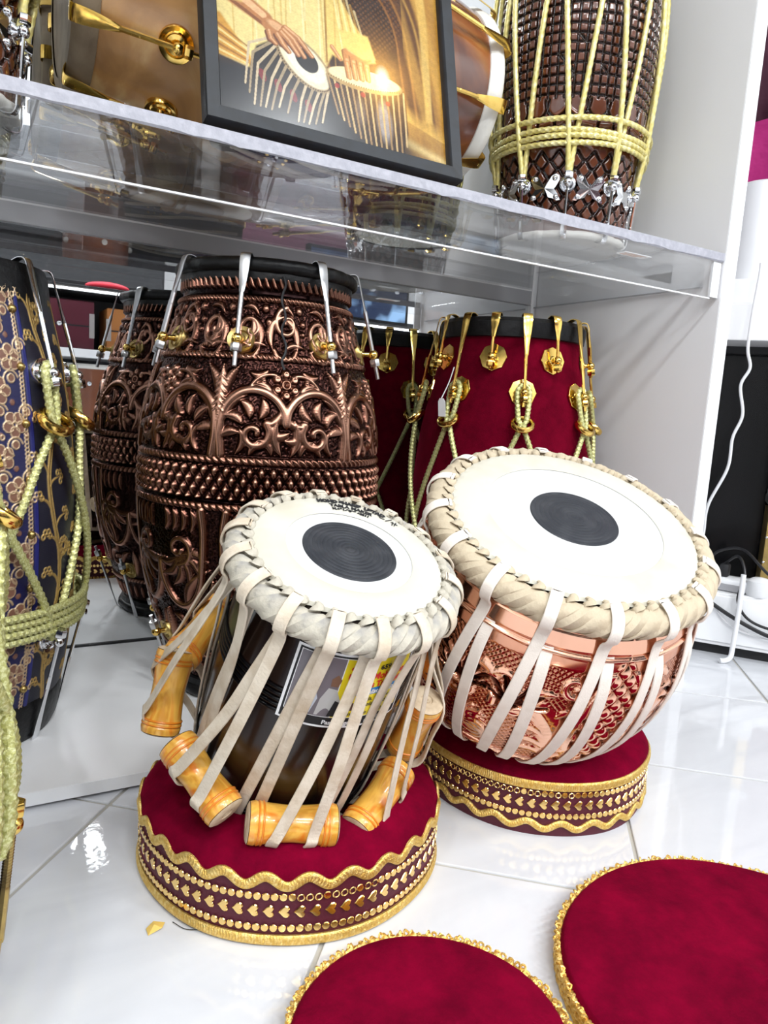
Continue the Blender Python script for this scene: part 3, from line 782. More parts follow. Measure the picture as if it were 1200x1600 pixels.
# ---------------------------------------------------------------- red velvet drum with gold hooks
def red_drum():
    d = empty('barrel_drum', 'crimson velvet barrel drum with gold hooks and octagonal plates, by the side panel', 'drum', (.8585, 1.063, PLZ))
    Ht = .583
    prof = interp_prof([(0, .112), (.05, .125), (.15, .150), (.27, .160), (.38, .153), (.48, .134), (.56, .120), (.583, .119)])
    z = np.linspace(.02, Ht - .012, 60)
    MB().grid(lathe(np.stack([prof(z), z], -1), 120)).build('shell', M_['velvet_drum'], d)
    MB().grid(lathe([(.117, Ht - .030), (.126, Ht - .028), (.1275, Ht - .016), (.1275, Ht - .004), (.122, Ht + .003), (.11, Ht + .003)], 96)).build('rim_hoop', M_['leather'], d)
    MB().grid(lathe([(.110, .0), (.119, .002), (.121, .018), (.116, .024)], 72)).build('foot_band', M_['leather'], d)
    skin_disc(.112, Ht + .001, M_['skin'], d)
    mats = dict(hook=M_['brass'], post=M_['brass'], nut=M_['brass'], disc=M_['brass'])
    h, _, _ = make_hook(d, prof, Ht + .004, .1255, 1, .520, .016, mats, flat_w=.0145, disc='oct', disc_r=.023, tail=.020, flat_frac=.5)
    copy_hooks(h, d, [218.6 + 45 * k for k in range(8)])
    h, _, _ = make_hook(d, prof, Ht + .004, .1255, 1, .465, .018, mats, flat_w=.0150, disc='oct', disc_r=.023, tail=.024, flat_frac=.5)
    copy_hooks(h, d, [241.1 + 45 * k for k in range(8)])
    h, _, _ = make_hook(d, prof, .002, .118, -1, .09, .018, mats, flat_w=.0130, disc='oct', disc_r=.018, tail=.02, flat_frac=.5)
    copy_hooks(h, d, [241.1 + 45 * k for k in range(8)])
    c = cord_v(d, prof, .465, .418, .09, M_['cord_green'], r=.0042, ring_m=M_['brass'], reach=.013, loopw=3.6, ring_R=.0165, ring_r=.0042)
    copy_hooks(c, d, [241.1 + 45 * k for k in range(8)])
    # white price tag on a thread
    a = 197
    p0 = np.array(cyl(prof, a, .500, .03)); p1 = np.array(cyl(prof, a - 4, .448, .032))
    t = MB().grid(sweep(smooth_path([p0, (p0 + p1) / 2 + (.002, 0, 0), p1], 12), circ_sec(.0009, 6)), cap=True).build('price_tag', M_['paper'], d)
    t['label'] = 'blank white paper tag on a thread'
    u = unit(np.array([math.cos(math.radians(a + 90)), math.sin(math.radians(a + 90)), 0])); dn = unit(np.array([.12 * u[0], .12 * u[1], -1.])); nn = np.cross(u, dn)
    q = [p1 + dn * s_ + u * w_ + nn * e for e in (0, .0006) for s_, w_ in ((0, -.004), (0, .004), (.006, .0075), (.030, .0075), (.030, -.0075), (.006, -.0075))]
    MB().raw(q, [(0, 1, 2, 3, 4, 5), (11, 10, 9, 8, 7, 6)] + [(i, (i + 1) % 6, (i + 1) % 6 + 6, i + 6) for i in range(6)]).build('tag_card', M_['paper'], t, False)
    return d
red_drum()

# ---------------------------------------------------------------- navy embroidered drum
BLUE_AZ = 271.5 + 46.5
def blue_drum():
    d = empty('barrel_drum', 'navy embroidered barrel drum with green-gold cords and chrome hooks on the base board', 'drum', (-.026, 1.026, PLZ))
    Ht = .560
    prof = interp_prof([(0, .122), (.03, .130), (.10, .143), (.18, .151), (.26, .154), (.34, .150), (.44, .140), (.52, .124), (.560, .116)])
    nu, nz = 1000, 620; th = np.arange(nu) * 2 * PI / nu; z = np.linspace(.045, Ht - .02, nz)
    RV = .16
    C = Relief(RV * 2 * PI, Ht, 1300)            # gold thread
    S = Relief(RV * 2 * PI, Ht, 1300)            # rose satin petals
    strip_c = math.radians(286); U0 = strip_c * RV
    hw = .068                                    # half width of the flowered strip
    # vines on the dark cloth
    def vine(u, flip=1):
        P = [(u + .010 * flip * math.sin(k * 1.35), .05 + k * .045) for k in range(12)]
        C.path(P, .0022, .9); C.path([(a + .0045, b) for a, b in P], .0014, .7)
        for k in range(22):
            zz = .055 + k * .0225; s_ = 1 if k % 2 else -1
            ub = u + .010 * flip * math.sin((zz - .05) / .045 * 1.35)
            Q = C.leafs(ub, zz, 90 - s_ * 48, .030, .0017, .8, .22 * s_)
            ex_, ey = Q[-1]
            for a in (90, 30, -30, 150):
                q = math.radians(a - s_ * 30); x2, y2 = ex_ + .006 * math.cos(q), ey + .006 * math.sin(q)
                C.ring(x2, y2, .0028, .0011, .9)
            if k % 6 == 2:
                for r_ in range(9):
                    C.ring(ub - s_ * .012 + .008 * math.cos(r_ * .7) , zz + .008 * math.sin(r_ * .7) + .004, .0034, .0013, .95)
    for k in range(11):
        uu_ = (U0 + hw + .030 + k * .078)
        vine(uu_, 1 if k % 2 else -1)
    # strip: chain borders, rose flowers outlined in pale thread
    for s_ in (-1, 1):
        x = U0 + s_ * (hw - .010)
        for k in range(110): C.ring(x, .05 + k * .0045, .0024, .0008, .9)
    for row in range(14):
        zz = .06 + row * .036
        for cidx in range(-1, 2):
            x = U0 + cidx * .034 + (.017 if row % 2 else 0) - .008
            if abs(x - U0) > hw - .024: continue
            for a in range(5):
                q = math.radians(a * 72 + 18 + row * 20)
                S.dot(x + .0085 * math.cos(q), zz + .0085 * math.sin(q), .0062, .9, .3); C.ring(x + .0085 * math.cos(q), zz + .0085 * math.sin(q), .0062, .0005, .9)
            C.ring(x, zz, .0028, .001, 1.)
            C.arc(x + .017, zz + .012, .010, 20, 250, .0010, .9); S.dot(x + .017, zz + .014, .0046, .8, .3); C.ring(x + .017, zz + .014, .0046, .0008, .9)
            S.dot(x + .016, zz - .012, .0032, .8, .3); C.ring(x - .016, zz - .014, .0026, .0008, .8)
    U = np.broadcast_to(th[None] * RV, (nz, nu)); Z = np.broadcast_to(z[:, None], (nz, nu))
    c = np.clip(C.sample(U, Z), 0, 1); s_ = np.clip(S.sample(U, Z), 0, 1)
    du = np.abs((U - U0 + RV * PI) % (RV * 2 * PI) - RV * PI)
    strip = du < hw; edge = (du > hw - .0045) & (du < hw + .0015)
    base = np.where(strip[..., None], np.array([.006, .006, .055]), np.array([.006, .006, .016])) * np.ones((nz, nu, 1))
    base = np.where(edge[..., None], np.array([.008, .010, .12]), base)
    rose = np.array([.17, .075, .048]); gold = np.array([.50, .33, .11]); pale = np.array([.60, .44, .28])
    k_ = np.clip(s_ * 3, 0, 1)[..., None]; col = base * (1 - k_) + rose * k_
    k_ = np.clip(c * 2.2, 0, 1)[..., None]; tc_ = np.where(strip[..., None], pale, gold); col = col * (1 - k_) + tc_ * k_
    R = prof(z)[:, None] + .0014 * c + .0010 * s_ + .0008 * edge + .00012 * np.sin(Z * 3000)
    G = np.stack([R * np.cos(th), R * np.sin(th), Z], -1)
    m = color_mat('embroidered_navy_cloth', .5, metal_attr='thread')
    fast_grid('shell', G, m, d, attrs={'thread': np.clip(c * 1.4, 0, .75)}, colors={'paint': col})
    for s2 in (-1, 1):                           # row of domed studs on the strip border
        for k in range(8):
            p = np.array(cyl(prof, math.degrees((U0 + s2 * (hw - .0105)) / RV), .075 + k * .062, .0012))
            n = unit(np.array([p[0], p[1], 0])); o = MB().grid(sphere_grid((0, 0, 0), .0048, 12, 7)).build('stud', M_['brass_dull'], d) if (s2 == -1 and k == 0) else None
            if o is None:
                o = stud0.copy(); link(o, d)
            else: stud0 = o
            o.location = p
    MB().grid(lathe([(.114, .0), (.126, .001), (.131, .012), (.1365, .045), (.1345, .052)], 90)).build('foot_band', M_['leather'], d)
    MB().grid(lathe([(.120, Ht - .045), (.1245, Ht - .042), (.1215, Ht - .01), (.118, Ht + .002), (.105, Ht + .003)], 90)).build('rim_hoop', M_['leather'], d)
    skin_disc(.106, Ht + .001, M_['skin'], d)
    mats = dict(hook=M_['chrome'], post=M_['chrome'], nut=M_['chrome'], disc=M_['chrome'])
    A = [BLUE_AZ + 22.5 * k for k in (0, 2, 4, 6, 8, 10, 12, 14)]
    h, _, _ = make_hook(d, prof, Ht + .003, .1205, 1, .443, .018, mats, flat_w=.011, disc='round', disc_r=.016, tail=.012, flat_frac=.45)
    copy_hooks(h, d, A)
    h, _, _ = make_hook(d, prof, .001, .1250, -1, .128, .018, mats, flat_w=.011, disc='round', disc_r=.015, tail=.014, flat_frac=.5)
    copy_hooks(h, d, A)
    c = cord_v(d, prof, .441, .392, .130, M_['cord_green'], r=.0047, ring_m=M_['brass'], reach=.013, loopw=2.6, ring_R=.019, ring_r=.0052, spread=45)
    copy_hooks(c, d, A)
    band(d, prof, .142, 4, .0046, M_['cord_green'], off=.013)
    return d
blue_drum()

# ---------------------------------------------------------------- carved wooden drums on the shelf
def carved_relief():
    R = Relief(.12 * 2 * PI, .62, 1300); W = R.w
    R.a[:] = .55
    for k in range(60):      # incised grid
        x = W * k / 60; R.path([(x, .20), (x + .0012 * math.sin(k), .35), (x, .50)], .0009, 1.0, cut=True)
    for k in range(22):
        z = .205 + k * .0138; R.path([(W * q / 12, z + .0014 * math.sin(q * 2.1 + k)) for q in range(13)], .0010, 1.0, cut=True)
    r2 = random.Random(3)
    for k in range(90):
        i, j = r2.randrange(60), r2.randrange(21); x, z = W * i / 60, .205 + j * .0138
        R.path([(x, z), (x + W / 60, z + .0138)] if r2.random() < .5 else [(x + W / 60, z), (x, z + .0138)], .0011, .9, cut=True)
    for k in range(8):       # swags above and below the grid
        x = W * (k + .5) / 8
        for dz in (0, .010, .020): R.arc(x, .192 - dz * .8, W / 16, 180, 360, .0035, 1., Ry=.022); R.arc(x, .515 + dz, W / 16, 0, 180, .0035, 1., Ry=.02)
        R.leafs(x, .128, 90, .034, .009, 1.1); R.leafs(x, .135, 40, .03, .006, 1.); R.leafs(x, .135, 140, .03, .006, 1.)
    for k in range(24):      # curved gouge strokes in the swags
        x = W * (k + .5) / 24; R.arc(x, .200, W / 40, 185, 355, .0010, 1., Ry=.028, cut=True); R.path([(x, .150), (x + .004 * math.sin(k * 2.1), .172)], .0012, 1., cut=True)
    for row in range(8):     # fish scales at the foot
        for k in range(26):
            x = W * (k + (.5 if row % 2 else 0)) / 26; z = .030 + row * .0125
            R.path([(x - W / 52, z + .009), (x, z - .005), (x + W / 52, z + .009)], .0011, 1., cut=True)
    R.blur(1)
    return R
CREL = carved_relief()
carve_m = attr_mat('carved_varnished_wood', [(0, (.016, .004, .0015)), (.25, (.045, .011, .004)), (.5, (.095, .024, .008)), (1., (.21, .058, .018))], .16, 0., coat=.6, noise=(7, .35))

def butterfly():
    """outline of a riveted butterfly plate, right half"""
    P = [(0, .0085), (.002, .006), (.006, .011), (.010, .0175), (.016, .0205), (.021, .018), (.0215, .0115), (.017, .003), (.014, -.001), (.018, -.006), (.0235, -.017), (.019, -.018), (.012, -.0145), (.006, -.013), (.003, -.006), (0, -.009)]
    return P

def bent_plate(P, prof, z0, az0, off, th_=.0012, rs=.1):
    Q = P + [(-x, y) for x, y in P[::-1] if x > 0]
    Q = np.array(Q); n = len(Q)
    V = []
    for e in (off, off + th_):
        for x, y in Q: V.append(cyl(prof, az0 + math.degrees(x / float(prof(z0 + y))), z0 + y, e))
    c0 = cyl(prof, az0, z0, off); c1 = cyl(prof, az0, z0, off + th_)
    V += [c0, c1]
    F = [(i, (i + 1) % n, n + (i + 1) % n, n + i) for i in range(n)] + [(n + i, n + (i + 1) % n, 2 * n + 1) for i in range(n)] + [((i + 1) % n, i, 2 * n) for i in range(n)]
    return V, F

def carved_drum(label, loc, az0, scale=1., seed=0):
    d = empty('carved_drum', label, 'drum', loc)
    Ht = .56
    prof = interp_prof([(0, .098), (.03, .101), (.10, .108), (.20, .119), (.32, .125), (.42, .120), (.50, .108), (.56, .10)])
    body_relief('shell', prof, .006, Ht - .01, CREL, .0042, carve_m, d, 520, 900)
    MB().grid(rim_torus(.100, .006, .0065, .006, 90, .02), wrap_u=True).build('rim_hoop', M_['white_hide'], d)
    MB().grid(rim_torus(.100, Ht, .0065, .006, 90, .02), wrap_u=True).build('rim_hoop', M_['white_hide'], d)
    MB().grid(lathe([(.101, .0022), (.06, .0018), (.0001, .0018)], 64)).build('skin', M_['white_hide'], d)
    skin_disc(.100, Ht + .002, M_['white_hide'], d)
    mats = dict(hook=M_['chrome'], post=M_['chrome'], nut=M_['chrome'], disc=M_['chrome'])
    A = [az0 + 36 * k for k in range(10)]
    h, _, _ = make_hook(d, prof, .002, .1045, -1, .078, .012, mats, flat_w=.0095, rod_r=.0026, disc='round', disc_r=.0125, tail=.016, flat_frac=.3)
    copy_hooks(h, d, A)
    c = cord_v(d, prof, Ht - .06, Ht - .09, .080, M_['cord_gold'], r=.0044, reach=.012, loopw=2.4, spread=18, ring=False, laid=True, name='rope', low_reach=.009)
    copy_hooks(c, d, [a + 18 for a in A])
    band(d, prof, .134, 3, .0043, M_['cord_gold'], off=.012, laid=True, name='band_rope', wob=.0012)
    band(d, prof, .168, 1, .0043, M_['cord_gold'], off=.013, laid=True, name='band_rope', wob=.0015)
    V, F = bent_plate(butterfly(), prof, .072, 0, .0042)
    b = MB().raw(V, F).build('butterfly_plate', M_['chrome'], d, False)
    for x, y in ((.0145, .0145), (-.0145, .0145), (.0175, -.0125), (-.0175, -.0125)):
        p = cyl(prof, math.degrees(x / .106), .072 + y, .005)
        MB().grid(sphere_grid(p, .0042, 12, 7)).build('rivet', M_['chrome'], b)
    copy_hooks(b, d, [a + 18 for a in A])
    return d
# facing azimuth of the right drum is 228.3
carved_drum('reddish carved wooden drum with gold ropes and butterfly plates, right end of shelf', (.8854, .9925, SZ), 228.3 + 2)
carved_drum('dark carved wooden drum with gold ropes, at the left end of the shelf', (-.046, .952, SZ), 272 + 64)

# ---------------------------------------------------------------- plain wooden drum lying on the shelf
def lying(name, label, x0, x1, y, z, yaw=0.0):
    ax = np.array([math.cos(yaw), math.sin(yaw), 0]); up = np.array([0, 0, 1.]); sd = np.cross(up, ax)
    m3 = np.stack([sd, up, ax], -1)      # local z runs along world x, local y is up
    return empty(name, label, 'drum', (x0, y, z), mat3=m3)

def wood_drum():
    d = lying('wooden_drum', 'pale and red-brown wooden drum lying on its side behind the framed picture', .118, .714, 1.08, .945)
    L = .596
    prof = interp_prof([(0, .118), (.06, .133), (.16, .152), (.28, .160), (.40, .155), (.52, .137), (L, .120)])
    z1_ = np.linspace(.012, .40, 40); z2_ = np.linspace(.40, L - .012, 24)
    MB().grid(lathe(np.stack([prof(z1_), z1_], -1), 110)).build('shell', M_['lightwood'], d)
    MB().grid(lathe(np.stack([prof(z2_), z2_], -1), 110)).build('shell_end', M_['redwood'], d)
    for z, s_ in ((.008, -1), (L - .008, 1)):
        MB().grid(lathe([(.108, z + s_ * .010), (.124, z + s_ * .009), (.131, z + s_ * .002), (.1325, z - s_ * .010), (.1285, z - s_ * .020), (.122, z - s_ * .022)][::s_], 110)).build('rim_hoop', M_['white_hide'] if s_ > 0 else M_['aged_hide'], d)
        MB().grid(lathe([(.0001, z + s_ * .008), (.112, z + s_ * .008)][::s_], 60)).build('skin', M_['white_hide'] if s_ > 0 else M_['aged_hide'], d)
    mats = dict(hook=M_['brass'], post=M_['brass'], nut=M_['brass'], disc=M_['brass'])
    # local azimuth: 0 = away from viewer (-y side is 180?) ; hooks spaced 36 deg
    A = [18 + 36 * k for k in range(10)]
    h, _, _ = make_hook(d, prof, L, .131, 1, L - .14, .018, mats, flat_w=.019, rod_r=.0034, disc='round', disc_r=.0165, tail=.03, flat_frac=.42)
    copy_hooks(h, d, A)
    h, _, _ = make_hook(d, prof, 0, .131, -1, .112, .018, mats, flat_w=.019, rod_r=.0034, disc='round', disc_r=.021, tail=.03, flat_frac=.42)
    copy_hooks(h, d, [a - 18 for a in A])
    # leather strap round the waist
    P = np.stack([np.cos(np.arange(120) * 2 * PI / 120) * (float(prof(.235)) + .002), np.sin(np.arange(120) * 2 * PI / 120) * (float(prof(.235)) + .002), np.full(120, .235)], -1)
    MB().grid(sweep(P, rect_sec(.003, .02), side=None if False else unit(P * [1, 1, 0]), closed=True), wrap_u=True).build('waist_strap', M_['lightwood'], d)
    return d
wood_drum()

def small_drum():
    d = lying('small_drum', 'small navy drum laced with pale cords, seen through the shelf beneath the picture', .270, .520, .914, SZ + .0685)
    L = .25
    prof = interp_prof([(0, .048), (.05, .056), (.12, .061), (.19, .057), (L, .050)])
    z = np.linspace(.01, L - .01, 40)
    MB().grid(lathe(np.stack([prof(z), z], -1), 70)).build('shell', M_['navy_cloth'], d)
    for z, s_ in ((0, -1), (L, 1)):
        MB().grid(lathe([(.0001, z + s_ * .002), (.046, z + s_ * .002), (.053, z), (.055, z - s_ * .010), (.054, z - s_ * .024), (.048, z - s_ * .026)][::s_], 70)).build('rim_hoop', M_['leather'], d)
    P = [cyl(prof, -11, .012, .003), cyl(prof, -8, .06, .0035), cyl(prof, 0, .12, .0035), cyl(prof, 8, .19, .0035), cyl(prof, 11, L - .012, .003)]
    c = MB().grid(laid_rope(smooth_path(P, 130), .0032, .016, k=9), cap=True).build('cord', M_['cord_white'], d)
    copy_hooks(c, d, [22.5 * k for k in range(16)])
    h, _, _ = make_hook(d, prof, L, .0535, 1, L - .05, .008, dict(hook=M_['brass'], post=M_['brass'], nut=M_['brass']), flat_w=.010, rod_r=.0022, disc=None, tail=.012, nut=False)
    copy_hooks(h, d, [11 + 45 * k for k in range(8)])
    # beaded trim near the left end
    for k in range(3):
        t = np.arange(40) * 2 * PI / 40; zz = .055 + .012 * k
        b = MB()
        for a in t: b.grid(sphere_grid(((float(prof(zz)) + .001) * math.cos(a), (float(prof(zz)) + .001) * math.sin(a), zz), .0026, 6, 5))
        tag(b.build('bead_trim', M_['gold_foil'] if k != 1 else M_['chrome'], d), kind='stuff')
    return d
small_drum()

# ================================================================= TABLA PAIR
def frame3(n):
    n = unit(np.asarray(n, float)); x = np.array([1, 0, 0.]) - n[0] * n; x = unit(x); return np.stack([x, np.cross(n, x), n], -1)

def head_parts(d, z, r_syahi, r_white, r_skin, nlace, hide, R_b, z_b, r_b, scal=True):
    """skin, membrane, patch, scalloped edge, lacing loops and twisted braid; all round the local z axis"""
    k = nlace * 6; t = np.arange(k) * 2 * PI / k
    prof = [(r_white * .985, z + .0006), (r_white, z + .0012), (r_skin * .93, z + .0008), (r_skin * .985, z - .0012), (r_skin * 1.005, z - .0045)]
    G = lathe(prof, k)
    sc_ = 1 + .010 * np.cos(t * nlace)
    G[-1, :, 0] *= sc_; G[-1, :, 1] *= sc_; G[-2, :, 0] *= 1 + .006 * np.cos(t * nlace); G[-2, :, 1] *= 1 + .006 * np.cos(t * nlace)
    MB().grid(G).build('skin_ring', M_['skin'], d)
    MB().grid(lathe([(.0001, z), (r_white * .5, z), (r_white, z)], 96)).build('white_membrane', M_['skin_white'], d)
    ps = [(.0001, z + .0022)]
    for q in range(1, 10):
        rr_ = r_syahi * q / 10; hz = z + .0022 - .0010 * (q / 10) ** 2
        ps += [(rr_ - r_syahi * .012, hz), (rr_, hz - .00022), (rr_ + r_syahi * .012, hz)]
    ps += [(r_syahi * .985, z + .0011), (r_syahi, z + .0003)]
    MB().grid(lathe(ps, 110)).build('black_patch', M_['syahi'], d)
    # near-black ring painting in the shade of the lacing gaps
    MB().grid(lathe([(r_skin * .97, z - .0060), (R_b, z_b - r_b * .2)], 90)).build('gap_shade_ring', M_['hole'], d)
    # rawhide strands: out of a punched hole, over the hoop on the slant, and under it
    rr_ = r_skin; sp = 2 * PI / nlace
    key = [(rr_ - .0022, z - .0030, 0), (rr_ + .0004, z - .0002, -.06), (rr_ + .0030, z - .0012, -.18)]
    for ang, u in ((122, .42), (96, .75), (68, 1.1), (40, 1.45), (12, 1.8), (-18, 2.15), (-50, 2.5), (-85, 2.85), (-120, 3.1)):
        a_ = math.radians(ang); key.append((R_b + r_b * .96 * math.cos(a_), z_b + r_b * 1.0 * math.sin(a_), -u))
    P = smooth_path([(r_ * math.cos(q * sp), r_ * math.sin(q * sp), z_) for r_, z_, q in key], 44)
    T = unit(np.gradient(P, axis=0)); azp = np.arctan2(P[:, 1], P[:, 0]); hub = np.stack([R_b * np.cos(azp), R_b * np.sin(azp), np.full(len(P), z_b)], -1)
    O_ = unit(P - hub); O_[:6] = unit(O_[:6] * .3 + np.array([0, 0, 1.])); S = unit(np.cross(T, O_)); O_ = np.cross(S, T)
    u = np.linspace(0, 1, len(P)); wd = R_b * sp * (.40 + .74 * np.clip(u / .4, 0, 1)) ; th_ = .0026 + .0016 * np.clip(u / .3, 0, 1)
    kk = 10; q = np.arange(kk) * 2 * PI / kk
    for vi in range(3):
        wob = 1 + .10 * np.sin(u * 9 + vi * 2.1); crease = .0006 * np.sin(u * 15 + vi)
        cs, sn = np.cos(q), np.sin(q)
        G = P[:, None] + S[:, None] * (wd * wob / 2)[:, None, None] * cs[None, :, None] + O_[:, None] * ((th_ / 2)[:, None] * sn[None] + (.0013 * (1 - cs ** 2 * 1.6) + .0007 * np.cos(cs * 7 + vi * 1.3 + u[:, None] * 5)) * np.clip(u * 5, 0, 1)[:, None] * (sn > -.1) + crease[:, None] * cs[None] + (.0012 * cs)[None] * np.clip(u * 4, 0, 1)[:, None])[..., None]
        l = MB().grid(G, cap=True).build('braid_strand', hide, d)
        copy_hooks(l, d, [360 * i / nlace for i in range(vi, nlace, 3)])
    # hoop core under the strands
    MB().grid(rim_torus(R_b, z_b, r_b * .80, r_b * .84, 120), wrap_u=True).build('hoop_core', hide, d)

def strap_part(d, pts, w_, th_, m, name='strap', n=46):
    P = smooth_path(pts, n)
    T = unit(np.gradient(P, axis=0)); rad = P * [1, 1, 0]; rad = np.where(np.linalg.norm(rad, axis=1, keepdims=True) < 1e-4, [1, 0, 0], rad); rad = unit(rad)
    S = unit(np.cross(T, rad))
    sec = rect_sec(w_, th_, .35)
    G = P[:, None] + sec[None, :, :1] * S[:, None] + sec[None, :, 1:] * np.cross(T, S)[:, None]
    return MB().grid(G, cap=True).build(name, m, d)

def pol(az, z, r): a = math.radians(az); return (r * math.cos(a), r * math.sin(a), z)

M_['syahi'] = mat('black_iron_paste', (.022, .025, .032), .42, vary=((.045, .048, .056), 60, (.45, .75)), bump=(260, .25, .0006))

def text_mesh(body, size, align='LEFT', shear=0.0, bold=0.0):
    cu = bpy.data.curves.new('writing', 'FONT'); cu.body = body; cu.size = size; cu.align_x = align; cu.shear = shear; cu.offset = bold; cu.resolution_u = 3
    o = bpy.data.objects.new('writing', cu); COL.objects.link(o)
    dg = bpy.context.evaluated_depsgraph_get(); dg.update()
    me = bpy.data.meshes.new_from_object(o.evaluated_get(dg))
    V = np.array([v.co[:] for v in me.vertices]).reshape(-1, 3); Fs = [tuple(p.vertices) for p in me.polygons]
    bpy.data.objects.remove(o); bpy.data.curves.remove(cu); bpy.data.meshes.remove(me)
    return V, Fs

def subdivide_text(V, Fs): return V, Fs

# ---- dayan (wooden treble drum)
DB, DN = np.array([.2697, .6434, .092]), np.array([.0314, -.4293, .9026])
DL = .262
BLOCKS = [(252, .047, 4, .1045), (203, .052, -10, .1065), (160, .074, -54, .119), (133, .105, -14, .112), (304, .040, 14, .108), (334, .088, -84, .114), (18, .06, 20, .107), (75, .05, -14, .107)]
def dayan():
    d = empty('tabla', 'smaller tabla drum with dark shell and orange wooden blocks, on the front cushion', 'drum', DB, mat3=frame3(DN))
    prof = interp_prof([(0, .076), (.008, .0815), (.04, .0855), (.10, .0860), (.16, .0845), (.21, .082), (.25, .0795)])
    zz = [0.0, .004]; rs = [.070, .076]
    for z in np.linspace(.008, .246, 120): zz.append(z); rs.append(float(prof(z)))
    zz = np.array(zz); rs = np.array(rs)
    MB().grid(lathe(np.stack([rs, zz], -1), 100)).build('shell', M_['shell'], d)
    for z0 in (.150, .1555, .161, .1665, .172, .020, .0255, .031, .0365):
        MB().grid(rim_torus(float(prof(z0)) + .0004, z0, .0016, .0019, 90), wrap_u=True).build('turned_bead', M_['black'], d)
    MB().grid(lathe([(.0001, .001), (.071, .001)][::-1], 50)).build('shell_bottom', M_['shell'], d)
    head_parts(d, DL, .0406, .0552, .0822, 42, M_['hide'], .0900, DL - .0160, .0088)
    # fine cord core peeping out under the braid
    b = MB()
    for q in range(4): b.grid(rim_torus(.0900 - .0012 * q, DL - .0262 - .0016 * q, .0015, .0012, 100), wrap_u=True)
    b.build('braid_core', M_['hide'], d)
    # bottom ring
    MB().grid(rim_torus(.062, -.004, .005, .0045, 80), wrap_u=True).build('bottom_ring', M_['strap'], d)
    # blocks
    for az, h, psi, R in BLOCKS:
        hl, rb = .0385, .0178
        P = [(.0001, -hl), (rb * .74, -hl), (rb * .95, -hl + .0015), (rb * 1.0, -hl + .006), (rb * .96, -hl + .0085), (rb * 1.0, -hl + .010), (rb * .95, -hl + .0135), (rb * .90, -hl + .020), (rb * .84, -.004), (rb * .84, .004),
             (rb * .90, hl - .020), (rb * .95, hl - .0135), (rb * 1.0, hl - .010), (rb * .96, hl - .0085), (rb * 1.0, hl - .006), (rb * .95, hl - .0015), (rb * .74, hl), (.0001, hl)]
        G = lathe(smooth_path([(p[0], 0, p[1]) for p in P[2:-2]], 50)[:, [0, 2]], 40)
        a = math.radians(az); t = np.array([-math.sin(a), math.cos(a), 0]); e = math.cos(math.radians(psi)) * t + math.sin(math.radians(psi)) * np.array([0, 0, 1.])
        o3 = np.array([math.cos(a), math.sin(a), 0]); m3 = np.stack([o3, np.cross(e, o3), e], -1)
        bl = MB().grid(G).build('tuning_block', M_['block'], d)
        mm = Matrix([list(r) for r in m3]).to_4x4(); mm.translation = Vector((R * math.cos(a), R * math.sin(a), h)); bl.matrix_local = mm
        for s_ in (-1, 1):
            E = lathe([(.0168, s_ * (hl - .0010)), (.0140, s_ * (hl + .0004)), (.0058, s_ * (hl + .0004)), (.0052, s_ * (hl - .0008)), (.0040, s_ * (hl - .0008)), (.0036, s_ * (hl + .0002)), (.0016, s_ * (hl - .0002)), (.0001, s_ * (hl - .003))], 30)
            MB().grid(E).build('raw_end', M_['raw_wood'], bl)
            for q in (.0092, .0128):
                MB().grid(rim_torus(rb * .955, s_ * (hl - q), .0011, .0010, 40), wrap_u=True).build('turned_ring', M_['block_band'], bl)
    # straps: two over each block, two on the shell between blocks
    Rtop = .1022
    def limb(top_az, bot_az, outer, block):
        pts = []
        if outer: pts += [pol(top_az, DL + .0015, .0835), pol(top_az, DL + .0012, .0880), pol(top_az, DL - .0025, .0965), pol(top_az, DL - .011, .1032), pol(top_az, DL - .022, .1035), pol(top_az, DL - .034, .0975)]
        else: pts += [pol(top_az, DL - .020, .0840), pol(top_az, DL - .030, .0875), pol(top_az, DL - .038, .0895)]
        f = lambda u: top_az + (bot_az - top_az) * u
        if block:
            az, h, psi, R = block; ro = R + .0178 + .0012
            if abs(psi) > 60: bot_az = az + (bot_az - az) * .55
            z1 = DL - .036; hh = h + math.sin(math.radians(psi)) * (bot_az - az) / 57.3 * .1 * (abs(psi) <= 60)
            for u in (.3, .6): pts.append(pol(f(u * .8), z1 + (hh + .016 - z1) * u, (.0965 if outer else .090) + (ro - .004 - .0935) * u))
            if abs(psi) > 60:
                pts += [pol(f(.9), h + .034, ro - .001), pol(f(1), h, ro - .001), pol(f(1), h - .034, ro), pol(f(1), h - .046, ro - .012), pol(f(1), max(h - .060, .002), R * .82), pol(f(1), -.006, .066)]
            else: pts += [pol(f(.9), hh + .012, ro - .0035), pol(f(1), hh, ro), pol(f(1), hh - .012, ro - .0045), pol(f(1), hh - .0205, R + .004), pol(f(1), max(hh - .034, -.001), R * .85), pol(f(1), -.006, .066)]
        else:
            for u in (.25, .5, .75, .95): z = (DL - .036) * (1 - u) + .01 * u; pts.append(pol(f(u), z, float(prof(z)) + .0035 + (.006 * (1 - u) if outer else 0)))
            pts += [pol(f(1), .003, .0815), pol(f(1), -.005, .074), pol(f(1), -.008, .064)]
        strap_part(d, pts, .0104, .0020, M_['strap'])
    order = sorted(BLOCKS)
    top0 = [263, 241, 219, 197, 175, 152.5, 130, 107.5, 85, 62.5, 40, 17.5, -5, -27.5, -53, -75]
    # walk down in azimuth from the front block
    seqb = sorted(BLOCKS, key=lambda b: -((b[0] - 270) % 360 - 360 if (b[0] - 270) % 360 > 0 else 0))
    seqb = sorted(BLOCKS, key=lambda b: (252 - b[0]) % 360)
